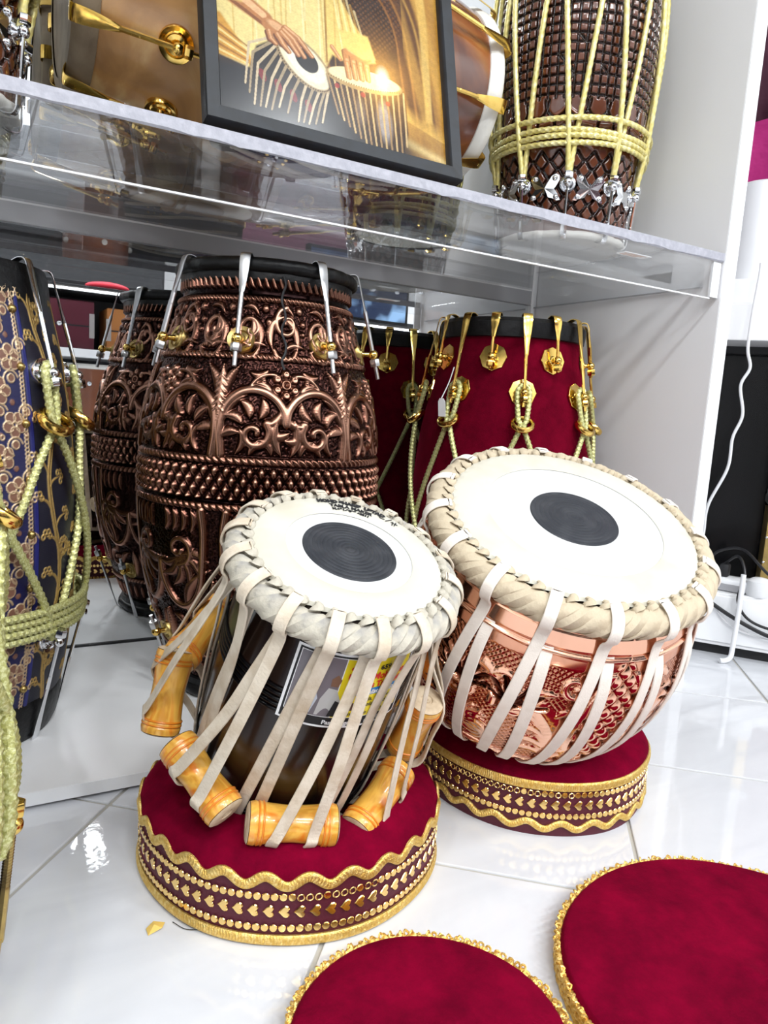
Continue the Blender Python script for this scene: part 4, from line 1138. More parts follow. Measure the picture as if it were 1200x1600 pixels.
    for i, b in enumerate(seqb):
        nb = seqb[(i + 1) % 8]; b0 = b[0]; gap = (b0 - nb[0]) % 360
        tA, tB = top0[2 * i], top0[2 * i + 1]
        near = lambda t, r_: t - 360 * round((t - r_) / 360)
        tA, tB = near(tA, b0), near(tB, b0)
        limb(tA, b0 + 7.5, True, b); limb(tA - 2.5, b0 - 7.5, False, b)
        limb(tB, b0 - gap / 2 + 5.5, True, None); limb(tB - 2.5, b0 - gap / 2 - 5.5, False, None)
    # ---- maker's label wrapped on the shell
    lab_r = .0005
    a0, a1, z0, z1 = 226.5, 300., .1475, .2240
    def wrap(V, off):
        V = np.asarray(V, float); z = z0 + V[:, 1]; r = prof(z) + lab_r + off; a = np.radians(a0) + V[:, 0] / .0845
        return np.stack([r * np.cos(a), r * np.sin(a), z], -1)
    Wd = math.radians(a1 - a0) * .0845; Hd = z1 - z0
    def panel(x0, x1, y0, y1, off, m, nm, par, n=24):
        X = np.linspace(x0, x1, n); V = np.array([(x, y, 0) for y in np.linspace(y0, y1, 6) for x in X])
        G = wrap(V, off).reshape(6, n, 3)
        return MB().grid(G, wrap_k=False).build(nm, m, par)
    lab = panel(0, Wd, 0, Hd, .0018, M_['paper'], 'maker_label', d)
    lab['label'] = "maker's label printed in yellow, black and red"
    panel(.0022, Wd - .0022, .0022, Hd - .0022, .0019, M_['ink'], 'black_border', lab)
    panel(.0040, Wd - .0040, .0112, Hd - .0040, .00195, M_['paper'], 'white_line', lab)
    pw = .0405
    ph = panel(.0046, pw, .0118, Hd - .0046, .0020, M_['photo_bg'], 'portrait_photo', lab)
    panel(pw + .0008, Wd - .0046, .0118, Hd - .0046, .0020, M_['label_yellow'], 'yellow_field', lab)
    def poly(pts, off, m, nm, par, n=1):
        P = np.array(pts, float); c = P.mean(0); V = [(*p, 0) for p in P] + [(*c, 0)]
        return MB().raw(wrap(V, off), [(i, (i + 1) % len(P), len(P)) for i in range(len(P))]).build(nm, m, par, False)
    # two seated men in pale clothes beside dark drums (small printed photograph)
    poly([(.008, .014), (.024, .014), (.027, .030), (.022, .043), (.014, .045), (.009, .034)], .0022, M_['shirt_blue'], 'printed_figure', lab)
    poly([(.0135, .047), (.0195, .047), (.021, .054), (.0165, .059), (.0125, .054)], .0023, M_['face'], 'printed_figure', lab)
    poly([(.028, .013), (.044, .013), (.045, .030), (.040, .041), (.033, .042), (.029, .030)], .0022, M_['shirt_grey'], 'printed_figure', lab)
    poly([(.034, .044), (.040, .044), (.0415, .051), (.0375, .056), (.0335, .051)], .0023, M_['face'], 'printed_figure', lab)
    poly([(.038, .013), (.046, .013), (.046, .028), (.041, .030)], .0024, M_['ink'], 'printed_figure', lab)
    poly([(.006, .012), (.016, .012), (.014, .024), (.007, .026)], .0024, M_['face'], 'printed_figure', lab)
    # blue ribbon and little printed drums
    yx = pw + .0008
    panel(yx + .012, Wd - .0046, .0355, .0425, .0022, M_['label_blue'], 'blue_ribbon', lab)
    for q, m in ((.004, M_['shirt_dr']), (.0115, M_['shirt_dr2'])):
        poly([(yx + q, .0195), (yx + q + .0055, .0195), (yx + q + .0065, .0235), (yx + q + .005, .028), (yx + q + .0012, .028), (yx + q - .0006, .0235)], .0023, m, 'printed_drum', lab)
    def wr(body, x, y, size, m, bold=.0, shear=0., align='LEFT', sx=1.):
        V, Fs = text_mesh(body, size, align, shear, bold)
        V = V * [sx, 1, 1]; V[:, 0] += x; V[:, 1] += y
        MB().raw(wrap(V, .0026), Fs).build('lettering', m, lab, False)
    red, blk, wht = M_['label_red'], M_['ink'], M_['paper']
    wr('98', yx + .0105, .0612, .0066, blk, .0002); wr('659', yx + .030, .0612, .0066, blk, .0002)
    poly([(yx + .0065 + .002 * math.cos(a), .0634 + .002 * math.sin(a)) for a in np.linspace(0, 5.6, 9)], .0024, red, 'phone_mark', lab)
    wr('Ustad Mohd Sharif', yx + .0040, .0520, .0094, red, .00035, sx=.86)
    wr('& Sons Tabla Maker', yx + .0085, .0437, .0086, red, .00035, sx=.84)
    wr('Specialist in Repairing', yx + .0135, .0368, .0062, wht, .0002, .25, sx=.9)
    wr('Tabla, Pakhwaj, Naal', yx + .0190, .0292, .0058, blk, .0001, .2, sx=.92)
    wr('Dholak, Midangam', yx + .0200, .0232, .0058, blk, .0001, .2, sx=.92)
    wr('Harmonium & Other Ins', yx + .0030, .0142, .0060, blk, .0001, .2, sx=.92)
    wr('62', .0065, .0045, .0062, wht, .0002); wr('Pass Nagar, L', .0360, .0045, .0062, wht, .0002, sx=.9); wr('agar, DELHI', .0720, .0045, .0062, wht, .0002, sx=.9)
    # ---- stamp on the skin
    def flat(V, Fs, nm, m, ang, r0, bend=True):
        V = np.asarray(V, float)
        if bend:
            a = ang - V[:, 0] / r0; r = r0 + V[:, 1]
            W_ = np.stack([r * np.cos(a), r * np.sin(a), np.full(len(V), DL + .0017)], -1)
        MB().raw(W_, Fs).build(nm, m, d, False)
    for body, sz, r0, bd in (('MOHD SHARIF  USTAD', .0062, .0716, .0006), ('TABLA MAKER', .0060, .0652, .0004), ('M.+91-9899 63511', .0044, .0603, .0004)):
        V, Fs = text_mesh(body, sz, 'CENTER', 0, bd); flat(V, Fs, 'ink_stamp', M_['ink'], math.radians(66), r0)
    b = MB()
    def stroke2(pts):
        P = smooth_path(np.array([(r_ * math.cos(math.radians(a)), r_ * math.sin(math.radians(a)), DL + .0016) for a, r_ in pts]), 16)
        b.grid(sweep(P, rect_sec(.0009, .0003), side=None), cap=True)
    stroke2([(40, .0745), (43, .0755), (44, .072), (42, .069), (39, .070)]); stroke2([(35, .075), (37.5, .068)]); stroke2([(33, .073), (31, .067)]); stroke2([(31, .0745), (29.5, .068)]); stroke2([(34, .071), (28.5, .072)])
    b.build('pen_mark', M_['ink'], d)
    return d
M_['photo_bg'] = mat('printed_photo_background', (.17, .15, .17), .3)
M_['label_yellow'] = mat('printed_yellow', (.85, .68, .02), .3)
M_['label_red'] = mat('printed_red', (.62, .02, .015), .4)
M_['label_blue'] = mat('printed_blue', (.02, .22, .55), .35)
M_['shirt_blue'] = mat('printed_pale_blue', (.62, .66, .74), .35)
M_['shirt_grey'] = mat('printed_pale_grey', (.50, .49, .48), .35)
M_['face'] = mat('printed_brown', (.20, .10, .06), .35)
M_['shirt_dr'] = mat('printed_dark_red', (.12, .03, .02), .35)
M_['shirt_dr2'] = mat('printed_dark_brown', (.10, .05, .03), .35)
dayan()

# ---- bayan (copper bass drum)
BS = .756
BHEAD = np.array([.5452, .5496, .3475]); BN = np.array([-.1113, -.4373, .8924])
def bayan():
    m3 = frame3(BN); L = .280
    base = BHEAD - L * m3[:, 2]
    d = empty('tabla', 'larger copper tabla drum with white straps and broad head, on the rear cushion', 'drum', base, mat3=m3)
    prof = interp_prof([(0, .02), (.006, .056), (.02, .089), (.045, .119), (.08, .1405), (.12, .1525), (.165, .1555), (.21, .1490), (.250, .1365), (.270, .130)])
    R = Relief(.152 * 2 * PI / 4, .280, 1300); W = R.w
    R.a[:] = .5
    # stamped leaves and scrolls
    for c, fl in ((W * .20, 1), (W * .58, -1)):
        R.a[:] = R.a
        Q = R.leafs(c - .03 * fl, .075, 90 - 25 * fl, .115, .018, .95, .18 * fl)
        R.path(Q, .0016, 1.05)
        for k in range(6):
            x, z = Q[min(4, k * 4 // 5)]; 
            R.leafs(x + .004 * k * fl, .085 + k * .018, 90 - 75 * fl, .034, .0075, .9, .25 * fl); R.leafs(x - .012 * fl, .078 + k * .018, 90 + 60 * fl, .028, .0065, .85, -.2 * fl)
        R.spiral(c + .018 * fl, .155, .020, 200, 1.3 * fl, .0058, 1., .003)
        R.spiral(c - .03 * fl, .195, .015, 20, 1.2 * fl, .0048, 1., .003)
        for k in range(7):
            q = math.radians(20 + k * 24); R.path([(c + .02 * fl, .155), (c + (.02 + .032 * math.cos(q)) * fl, .155 + .032 * math.sin(q))], .0012, .25, cut=True)
        for k in range(5): R.leafs(c + .03 * fl, .10, 90 - fl * (20 + k * 26), .035, .006, .95, .3)
    # cross-hatched lozenge panel
    cx = W * .90
    X = (np.arange(R.nx) / R.res)[None]; Y = (np.arange(R.ny) / R.res)[:, None]
    dx = (X - cx + W / 2) % W - W / 2; wd_ = .033 * np.sin(PI * np.clip((Y - .045) / .185, 0, 1)) ** .8
    inside = np.abs(dx) < wd_
    A = (dx / .017 + (Y - .05) / .019); B = (dx / .017 - (Y - .05) / .019)
    pil = np.abs(np.sin(PI * A / 1)) ** .5 * np.abs(np.sin(PI * B / 1)) ** .5
    R.a[:] = np.where(inside, .15 + .85 * pil, R.a)
    edge = np.abs(np.abs(dx) - wd_) < .0035
    R.a[:] = np.where(edge & (Y > .05) & (Y < .212), 1.05, R.a)
    # flutes near the bottom, stepped bands at the top
    fl_ = .5 + .5 * np.abs(np.sin(PI * (X / W * 14 + Y * 18))); R.a[:] = np.where((Y < .062) & ~inside, fl_, R.a)
    for v in (.066, .071, .226, .250): R.path([(W * q / 8, v) for q in range(9)], .0022, 1.05)
    R.a[:] = np.where((Y > .231) & (Y < .246), .75, R.a); R.a[:] = np.where(Y > .2535, .8, R.a)
    # punched dots on the ground
    st = ((np.floor(X / .0032) + np.floor(Y / .0032)) % 2) * .16 + .30
    R.a[:] = np.where((np.abs(R.a - .5) < .02) & (Y > .07) & (Y < .212), st, R.a)
    R.blur(1)
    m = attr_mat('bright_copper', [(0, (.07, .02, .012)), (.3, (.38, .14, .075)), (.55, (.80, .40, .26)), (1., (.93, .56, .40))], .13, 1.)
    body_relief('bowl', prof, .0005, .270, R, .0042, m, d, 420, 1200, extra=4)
    head_parts(d, L, .0465, .0935, .1290, 54, M_['hide_b'], .1385, L - .0160, .0104)
    MB().grid(rim_torus(.050, -.004, .006, .005, 80), wrap_u=True).build('bottom_ring', M_['strap_w'], d)
    for k in range(16):
        t0 = 181 + 22.5 * k
        def down(top, mid, bot, outer):
            if outer: pts = [pol(top, L + .0018, .1305), pol(top, L + .0015, .1360), pol(top, L - .0025, .1460), pol(top, L - .012, .1535), pol(top, L - .025, .1535), pol(top, L - .039, .1465)]
            else: pts = [pol(top, L - .020, .1320), pol(top, L - .032, .1370), pol(top, L - .042, .1400)]
            for z, u in ((.205, .25), (.165, .5), (.12, .75), (.08, .9), (.045, 1), (.02, 1)):
                a = top + (mid - top) * u; pts.append(pol(a, z, float(prof(z)) + .0058))
            pts += [pol(bot, .004, .062), pol(bot, -.006, .050)]
            strap_part(d, pts, .0118, .0022, M_['strap_w'], n=52)
        down(t0, t0 - 5, t0 - 5.5, True); down(t0 + 3.5, t0 + 5.5, t0 + 5.0, False)
    return d
bayan()

# ================================================================= RING CUSHIONS AND MATS
def cushion(label, c, r, h_wall, h_top, r_hole, wavy_top, az_view):
    d = empty('ring_cushion', label, 'cushion', (c[0], c[1], 0))
    k = 150; t = np.arange(k) * 2 * PI / k
    pr = smooth_path([(r - .001, 0, h_wall - .004), (r + .001, 0, h_wall + .004), (r - .006, 0, h_wall + .014), (r - .025, 0, h_top - .002), (r - .045, 0, h_top), (r_hole + .018, 0, h_top - .008), (r_hole + .002, 0, h_top - .026), (r_hole - .002, 0, .010), (.001, 0, .008)], 60)[:, [0, 2]]
    G = lathe(pr, k)
    w_ = 1 + .006 * np.sin(3 * t + 1) + .004 * np.sin(7 * t)
    G[..., 0] *= w_; G[..., 1] *= w_; G[8:, :, 2] += .0012 * np.sin(5 * t + .3)
    MB().grid(G).build('velvet_top', M_['velvet'], d)
    bp = [(r - .004, .0005), (r - .0005, .002), (r + .0008, h_wall * .5), (r, h_wall + .002)]
    G = lathe(smooth_path([(a, 0, b) for a, b in bp], 10)[:, [0, 2]], k); G[..., 0] *= w_; G[..., 1] *= w_
    MB().grid(G).build('side_band', M_['maroon_satin'], d)
    wf = lambda a: 1 + .006 * math.sin(3 * a + 1) + .004 * math.sin(7 * a)
    def at(a, z, off): q = (r + off) * wf(a); return (q * math.cos(a), q * math.sin(a), z)
    def trim(zf, wd, nm, ribs):
        n = 1400; P = np.array([at(2 * PI * i / n, zf(2 * PI * i / n), .0022) for i in range(n)])
        T = unit(np.roll(P, -1, 0) - np.roll(P, 1, 0)); O_ = unit(P * [1, 1, 0]); S = np.cross(O_, T)
        kk = 9; x = np.linspace(-1, 1, kk); i = np.arange(n)
        tick = .5 + .5 * np.cos(i[:, None] * 2 * PI / 4 + np.abs(x)[None] * 3.2 * 1.0)
        hgt = .0010 * (1 - x ** 4)[None] + .0009 * tick * (1 - (x ** 2))[None] * ribs
        Gt = P[:, None] + S[:, None] * (x * wd / 2)[None, :, None] + O_[:, None] * hgt[..., None]
        back = P[:, None] + S[:, None] * (x[::-1] * wd / 2)[None, :, None] - O_[:, None] * .0016
        MB().grid(np.concatenate([Gt, back], 1), wrap_u=True).build(nm, M_['gold_trim'], d)
    if wavy_top:
        nw = 26
        trim(lambda a: h_wall + .0008 + .0042 * math.sin(a * nw), .0085, 'wavy_braid', 1.)
        trim(lambda a: .0062, .0090, 'flat_braid', 1.)
        rows = (.0170, .0320, .0450)
    else:
        trim(lambda a: h_wall - .0015, .0098, 'flat_braid', 1.)
        trim(lambda a: .0130 + .0036 * math.sin(a * 24), .0075, 'wavy_braid', 1.)
        rows = (.0245, .0370, .0492)
    # sequin rows
    def piece(proto_pts, nm, m, th_):
        n = len(proto_pts); V = [(0, x, y) for x, y in proto_pts] + [(th_, x * .86, y * .86) for x, y in proto_pts] + [(th_ * 1.25, 0, 0)]
        return MB().raw(V, [(i, (i + 1) % n, n + (i + 1) % n, n + i) for i in range(n)] + [(n + i, n + (i + 1) % n, 2 * n) for i in range(n)]).build(nm, m, d)
    def place(o, a, z, tilt=0.):
        o.location = at(a, z, .0016); o.rotation_euler = (tilt, 0, a)
    hs = .0056
    heart = []
    for q in np.linspace(0, 2 * PI, 20, endpoint=False):
        hx = 16 * math.sin(q) ** 3; hy = 13 * math.cos(q) - 5 * math.cos(2 * q) - 2 * math.cos(3 * q) - math.cos(4 * q)
        heart.append((-(hy + 2) / 16 * hs * -1, hx / 16 * hs))
    nh = int(round(2 * PI * r / .0127))
    p = None
    for i in range(nh):
        if p is None: p = piece(heart, 'heart_sequin', M_['gold_foil'], .0008); o = p
        else: o = p.copy(); link(o, d)
        place(o, 2 * PI * i / nh, rows[1])
    dot = [(.0034 * math.cos(a), .0034 * math.sin(a)) for a in np.linspace(0, 2 * PI, 12, endpoint=False)]
    ring_r = random.Random(int(r * 1e4))
    for row in (0, 2):
        nd = int(round(2 * PI * r / .0072)); p = None; pr_ = None
        for i in range(nd):
            a = 2 * PI * i / nd; dv = math.degrees((a - az_view + PI) % (2 * PI) - PI)
            open_ = row == 2 and ((wavy_top and 2 < dv < 30) or (not wavy_top and -38 < dv < 26)) and ring_r.random() < .88
            if open_:
                if pr_ is None:
                    tt = np.linspace(0, 2 * PI, 12, endpoint=False); Pq = np.stack([0 * tt + .0006, .0028 * np.cos(tt), .0028 * np.sin(tt)], -1)
                    pr_ = MB().grid(sweep(Pq, circ_sec(.0007, 5), side=(1, 0, 0), closed=True), wrap_u=True).build('ring_sequin', M_['gold_foil'], d); o = pr_
                else: o = pr_.copy(); link(o, d)
            else:
                if p is None: p = piece(dot, 'round_sequin', M_['gold_foil'], .0007); o = p
                else: o = p.copy(); link(o, d)
            place(o, a, rows[row])
    return d
fc, bc = (.2867, .6421), (.6159, .6568)
cushion('crimson ring cushion with wavy gold braid round its top, under the smaller tabla', fc, .1465, .0580, .083, .070, True, math.atan2(-fc[1], -fc[0]))
cushion('crimson ring cushion with wavy gold braid at its foot, under the copper tabla', bc, .1385, .0600, .082, .066, False, math.atan2(-bc[1], -bc[0]))

def round_mat(label, c, r, h, nb, sd):
    d = empty('round_mat', label, 'mat', (c[0], c[1], 0))
    k = 140; t = np.arange(k) * 2 * PI / k; w_ = 1 + .008 * np.sin(2 * t + sd) + .004 * np.sin(5 * t + sd)
    pr = smooth_path([(r - .004, 0, .0005), (r - .0005, 0, h * .4), (r - .002, 0, h * .85), (r - .010, 0, h), (r * .7, 0, h + .0015), (r * .35, 0, h), (.001, 0, h + .0005)], 36)[:, [0, 2]]
    G = lathe(pr, k); G[..., 0] *= w_; G[..., 1] *= w_
    G[20:, :, 2] += .0008 * np.sin(t * 3 + sd)
    MB().grid(G).build('velvet_top', M_['velvet'], d)
    wf = lambda a: 1 + .008 * math.sin(2 * a + sd) + .004 * math.sin(5 * a + sd)
    b = MB()
    for row in range(max(1, int(h / .0055))):
        z = .003 + row * .0052; n = 900
        P = np.array([((r + .0012) * wf(a) * math.cos(a), (r + .0012) * wf(a) * math.sin(a), z + .0012 * math.sin(a * nb * .5 + row)) for a in np.linspace(0, 2 * PI, n, endpoint=False)])
        b.grid(laid_rope(P, .0030, .010, closed=True, k=8, depth=.35), wrap_u=True)
    b.build('gold_edging', M_['gold_trim'], d)
    # picots of gold thread
    tt = np.linspace(0, 2 * PI, 10, endpoint=False)
    P = np.stack([.0026 * np.cos(tt) + .0010, .0022 * np.sin(tt), .0012 * np.sin(tt * 2)], -1)
    lp = MB().grid(sweep(P, circ_sec(.0010, 5), side=(0, 0, 1), closed=True), wrap_u=True).build('picot', M_['gold_trim'], d)
    r5 = random.Random(sd)
    for i in range(nb):
        o = lp if i == 0 else lp.copy()
        if i: link(o, d)
        a = 2 * PI * (i + r5.uniform(-.3, .3)) / nb; q = (r + .0012) * wf(a)
        o.location = (q * math.cos(a), q * math.sin(a), h * .72 + r5.uniform(-.001, .002)); o.rotation_euler = (r5.uniform(-.6, .6), r5.uniform(-.9, .1), a)
    return d
round_mat('round crimson velvet mat with gold picot edging, flat on the tiles at the bottom centre', (.2776, .3647), .1000, .020, 110, 1)
round_mat('large round crimson velvet mat with thick gold edging, at the bottom right corner', (.5484, .2899), .1610, .020, 150, 2)

# ================================================================= FRAMED PICTURE
def picture():
    lean = math.radians(14)
    up = np.array([0, math.sin(lean), math.cos(lean)]); nr = np.array([0, -math.cos(lean), math.sin(lean)])
    m3 = np.stack([np.array([1, 0, 0]), up, nr], -1)     # local x right, y up the picture, z out of the picture
    d = empty('framed_picture', 'black framed painting of hands playing two tabla drums by candlelight, leaning on the shelf', 'picture', (.2255, .8205, SZ + .0045), mat3=m3)
    Wf, Hf, fw_, dp = .326, .43, .0175, .016
    def bar(pts, prof_):
        # mitred moulding bar: pts = outer/inner corner pairs at both ends
        (o0, i0), (o1, i1) = pts
        G = []
        for o_, i_ in ((o0, i0), (o1, i1)):
            o_, i_ = np.array(o_, float), np.array(i_, float)
            G.append([(*(o_ + (i_ - o_) * s_), z_) for s_, z_ in prof_])
        return MB().grid(np.array(G), cap=True)
    sec = [(0, -.002), (0, dp - .0015), (.06, dp), (.86, dp - .0005), (.93, dp - .002), (1, dp - .006), (1, dp - .010), (.9, -.002)]
    O4 = [(0, 0), (Wf, 0), (Wf, Hf), (0, Hf)]; I4 = [(fw_, fw_), (Wf - fw_, fw_), (Wf - fw_, Hf - fw_), (fw_, Hf - fw_)]
    for i in range(4):
        j = (i + 1) % 4
        bar([(O4[i], I4[i]), (O4[j], I4[j])], sec).build('frame_bar', M_['frame_black'], d, True)
    MB().box(.004, Wf - .004, .004, Hf - .004, -.002, .0035).build('backing', M_['black_matt'], d)
    # painted print: colours rasterised on a fine sheet (flat print)
    nu, nv = 470, 620
    u = np.linspace(fw_ - .002, Wf - fw_ + .002, nu)[None]; v = np.linspace(fw_ - .002, Hf - fw_ + .002, nv)[:, None]
    U, V = np.broadcast_to(u, (nv, nu)), np.broadcast_to(v, (nv, nu))
    C = np.zeros((nv, nu, 3))
    def nz(f, s_=0): return np.sin(U * f + s_ + 2 * np.sin(V * f * .7 + s_)) * np.sin(V * f * 1.3 - s_ + 1.5 * np.sin(U * f * .6))
    # background: warm hall, dark on the lower left, golden on the right
    base = np.array([.34, .17, .045]); C[:] = base
    g = np.clip((U - .13) / .17, 0, 1)[..., None]; C = C * (1 - g) + np.array([.62, .38, .10]) * g
    def put(mask, col): 
        nonlocal C
        mask = np.clip(mask, 0, 1)[..., None]; C = C * (1 - mask) + np.asarray(col) * mask
    def soft(x, e): return np.clip(x / e + .5, 0, 1)
    def ell(cx, cy, a, b, ang=0, e=.12):
        t = math.radians(ang); x = (U - cx) * math.cos(t) + (V - cy) * math.sin(t); y = -(U - cx) * math.sin(t) + (V - cy) * math.cos(t)
        return soft(1 - np.sqrt((x / a) ** 2 + (y / b) ** 2), e)
    def seg(p0, p1, r0, r1=None, e=.25):
        r1 = r0 if r1 is None else r1; p0, p1 = np.array(p0), np.array(p1); D = p1 - p0; L2 = D @ D
        t = np.clip(((U - p0[0]) * D[0] + (V - p0[1]) * D[1]) / L2, 0, 1); dd = np.hypot(U - p0[0] - t * D[0], V - p0[1] - t * D[1]); r = r0 + (r1 - r0) * t
        return soft(1 - dd / r, e)
    def polym(P, e=.0015):
        P = np.array(P, float); ins = np.zeros(U.shape, bool); dm = np.full(U.shape, 9.)
        for a, b in zip(P, np.roll(P, -1, 0)):
            c_ = ((a[1] > V) != (b[1] > V)) & (U < (b[0] - a[0]) * (V - a[1]) / (b[1] - a[1] + 1e-12) + a[0]); ins ^= c_
            D = b - a; t = np.clip(((U - a[0]) * D[0] + (V - a[1]) * D[1]) / (D @ D + 1e-12), 0, 1)
            dm = np.minimum(dm, np.hypot(U - a[0] - t * D[0], V - a[1] - t * D[1]))
        return soft(np.where(ins, dm, -dm), e * 2)
    # arch with dark interior
    for rr_, col in ((.125, (.50, .30, .08)), (.118, (.24, .12, .04)), (.108, (.62, .42, .14)), (.104, (.20, .10, .035)), (.085, (.48, .27, .09)), (.081, (.13, .055, .022)), (.066, (.42, .22, .07)), (.063, (.055, .02, .012))):
        m = ell(.196, .155, rr_ * .78, rr_ * 1.12, 8, .04); m = np.maximum(m, soft(rr_ * .78 - np.abs(U - .196 - .1 * (.155 - V)), .003) * (V < .155)); put(m, col)
    put(soft(np.sin(U * 900) * np.sin(V * 900) - .2, .6) * ell(.18, .19, .075, .06) * .35, (.42, .22, .08))
    put(polym([(.258, .40), (.278, .40), (.292, .20), (.292, .07), (.282, .07), (.280, .20)]) * .8, (.85, .66, .28))
    put(soft(np.sin((U * 1.2 + V * .3) * 160), 1.) * (U > .255) * .45, (.80, .55, .18))
    put(np.clip(1 - np.abs(V - .08 + (U - .22) * .35) / .02, 0, 1) * (U > .2) * .8, (.85, .60, .20))
    put((V < .075 - (U - .22) * .3) * soft(U - .20, .03) * .75, (.55, .34, .10))
    put(np.exp(-((V - .045 + (U - .22) * .25) / .006) ** 2) * (U > .215) * .7, (.95, .80, .45))
    # dark floor along the bottom
    put(soft(.084 - V - np.clip(U - .17, 0, 1) * .55, .03) * soft(.262 - U, .05), (.022, .026, .045))
    # kurta: pale gold cloth with folds
    put(polym([(.0, .43), (.0, .085), (.022, .080), (.055, .074), (.075, .095), (.10, .100), (.1478, .104), (.1541, .43)]), (.86, .74, .40))
    put(polym([(.1541, .43), (.1478, .104), (.156, .120), (.175, .116), (.196, .121), (.214, .127), (.206, .145), (.186, .170), (.172, .192), (.170, .43)]), (.84, .68, .30))
    put(seg((.1525, .40), (.1485, .110), .0012) * .8, (.42, .26, .08))
    put(polym([(.0, .125), (.022, .128), (.052, .092), (.062, .076), (.022, .080), (.0, .085)]), (.74, .46, .12))
    for k in range(22):
        x0 = .010 + k * .0075; put(seg((x0, .40), (x0 + .009 * math.sin(k * 2.3), .125 + .03 * math.sin(k * 1.7)), .0020, .0009) * .45 * (V > .105), (.66, .46, .16) if k % 2 else (.97, .90, .64))
    for k in range(7): put(seg((.158 + k * .005, .22 - k * .006), (.170 + k * .006, .128), .0016, .0008) * .6, (.60, .40, .12) if k % 2 else (.96, .86, .55))
    for k in range(6): put(seg((.0, .125 - k * .007), (.052, .098 - k * .004), .0016, .001) * .7, (.97, .86, .50) if k % 2 else (.40, .20, .05))
    sk, sl, sd = (.60, .33, .16), (.86, .60, .38), (.30, .13, .06)
    # left drum: dark body, then the straps
    put(polym([(.090, .121), (.062, .102), (.0476, .056), (.058, .034), (.090, .030), (.122, .027), (.139, .034), (.149, .076)]), (.040, .020, .022))
    for k in range(4): put(ell(.068 + .018 * k, .070 - .007 * k, .0040, .0075, 20) * .8, (.40, .02, .05))
    ca, sa = math.cos(math.radians(-37)), math.sin(math.radians(-37))
    bots = [(.0476, .0553), (.0520, .046), (.0571, .0338), (.0640, .0336), (.0700, .034), (.0771, .033), (.0860, .038), (.0960, .034), (.1085, .0274), (.1150, .028), (.1216, .0276), (.1300, .030), (.1385, .0335)]
    for k, bt in enumerate(bots):
        a = math.radians(180 + 172 * k / 12); tp = (.1195 + .0385 * math.cos(a) * ca - .0222 * math.sin(a) * sa, .0990 + .0385 * math.cos(a) * sa + .0222 * math.sin(a) * ca)
        mid = ((tp[0] * .55 + bt[0] * .45) - .0045 * (1 - k / 12), (tp[1] * .55 + bt[1] * .45) + .001)
        if k < 4: mid = (mid[0] - .012 + .003 * k, mid[1] + .010 - .0025 * k)
        col = (.70, .60, .44) if k % 2 == 0 else (.50, .41, .28)
        put(seg(tp, mid, .0017, .0015), col); put(seg(mid, bt, .0015, .0011), col)
    put(ell(.1195, .0990, .0395, .0232, -37, .06), (.50, .40, .25)); put(ell(.1200, .0995, .0360, .0198, -37, .06), (.88, .80, .62)); put(ell(.1205, .100, .028, .0160, -37, .1), (.93, .88, .74)); put(ell(.1225, .1030, .0156, .0118, -37, .08), (.030, .030, .040))
    for k in range(34):
        a = math.radians(176 + k * 5.6); put(ell(.1195 + .0375 * math.cos(a) * ca - .0214 * math.sin(a) * sa, .0990 + .0375 * math.cos(a) * sa + .0214 * math.sin(a) * ca, .0009, .0009, 0, .6), (.16, .09, .05))
    # arm and hand on it
    put(seg((.030, .158), (.074, .137), .0125, .0095), sk); put(seg((.030, .163), (.072, .141), .005, .004), sl); put(seg((.030, .149), (.074, .129), .0022, .002) * .7, sd)
    put(polym([(.014, .20), (.050, .186), (.048, .148), (.030, .146), (.012, .152)]), (.82, .66, .32))
    put(ell(.086, .1295, .0165, .0098, -16), sk); put(ell(.088, .1325, .012, .0045, -18, .5) * .8, sl)
    for (a, b, c_) in (((.098, .1345), (.114, .1265), (.1300, .1100)), ((.096, .1310), (.1085, .1225), (.1205, .1065)), ((.093, .1275), (.1030, .1190), (.1130, .1065)), ((.088, .1235), (.0940, .1150), (.1020, .1070)), ((.078, .1245), (.0800, .1170), (.0860, .1120))):
        put(seg((a[0] - .0022, a[1] - .0026), (b[0] - .0022, b[1] - .0026), .0032, .0030), sd); put(seg((b[0] - .002, b[1] - .0018), (c_[0] - .0018, c_[1] - .001), .0028, .0020), sd)
        put(seg(a, b, .0034, .0031), sk); put(seg(b, c_, .0031, .0022), sk); put(seg((a[0], a[1] + .001), (b[0], b[1] + .001), .0013, .0012) * .8, sl); put(seg(b, c_, .0011, .0009) * .8, sl)
    # right drum
    put(polym([(.1464, .094), (.153, .060), (.168, .042), (.180, .032), (.204, .0173), (.232, .0105), (.247, .022), (.2547, .050), (.2530, .090)]), (.060, .028, .022))
    put(ell(.222, .055, .010, .024, 4, .6) * .8, (.50, .50, .54)); put(ell(.190, .060, .006, .018, 5, .6) * .5, (.35, .30, .30))
    for k in range(14):
        a = k / 13; top = (.1480 + .103 * a, .0950 - .008 * math.sin(a * PI) + .004 * a); bot = (.1600 + .092 * a, .050 - .040 * math.sin(min(1, a * 1.25) * PI / 2) + .022 * max(0, a - .8) * 5)
        put(seg(top, bot, .0013), (.68, .54, .32) if k % 2 else (.48, .35, .20)); 
    for k in range(3): put(ell(.160 + .034 * k, .084 - .002 * k, .0032, .0032) * .85, (.46, .03, .05))
    put(ell(.198, .1000, .0520, .0135, 3, .06), (.52, .40, .22)); put(ell(.198, .1022, .0485, .0112, 3, .06), (.90, .80, .55))
    for k in range(30): put(ell(.1495 + .0033 * k, .0950 - .0055 * math.sin(k / 29 * PI) + .0035 * k / 29, .0008, .0008, 0, .6), (.22, .13, .06))
    put(seg((.1560, .130), (.166, .118), .0030, .0026), sk); put(seg((.1560, .131), (.166, .119), .0010) * .8, sl)
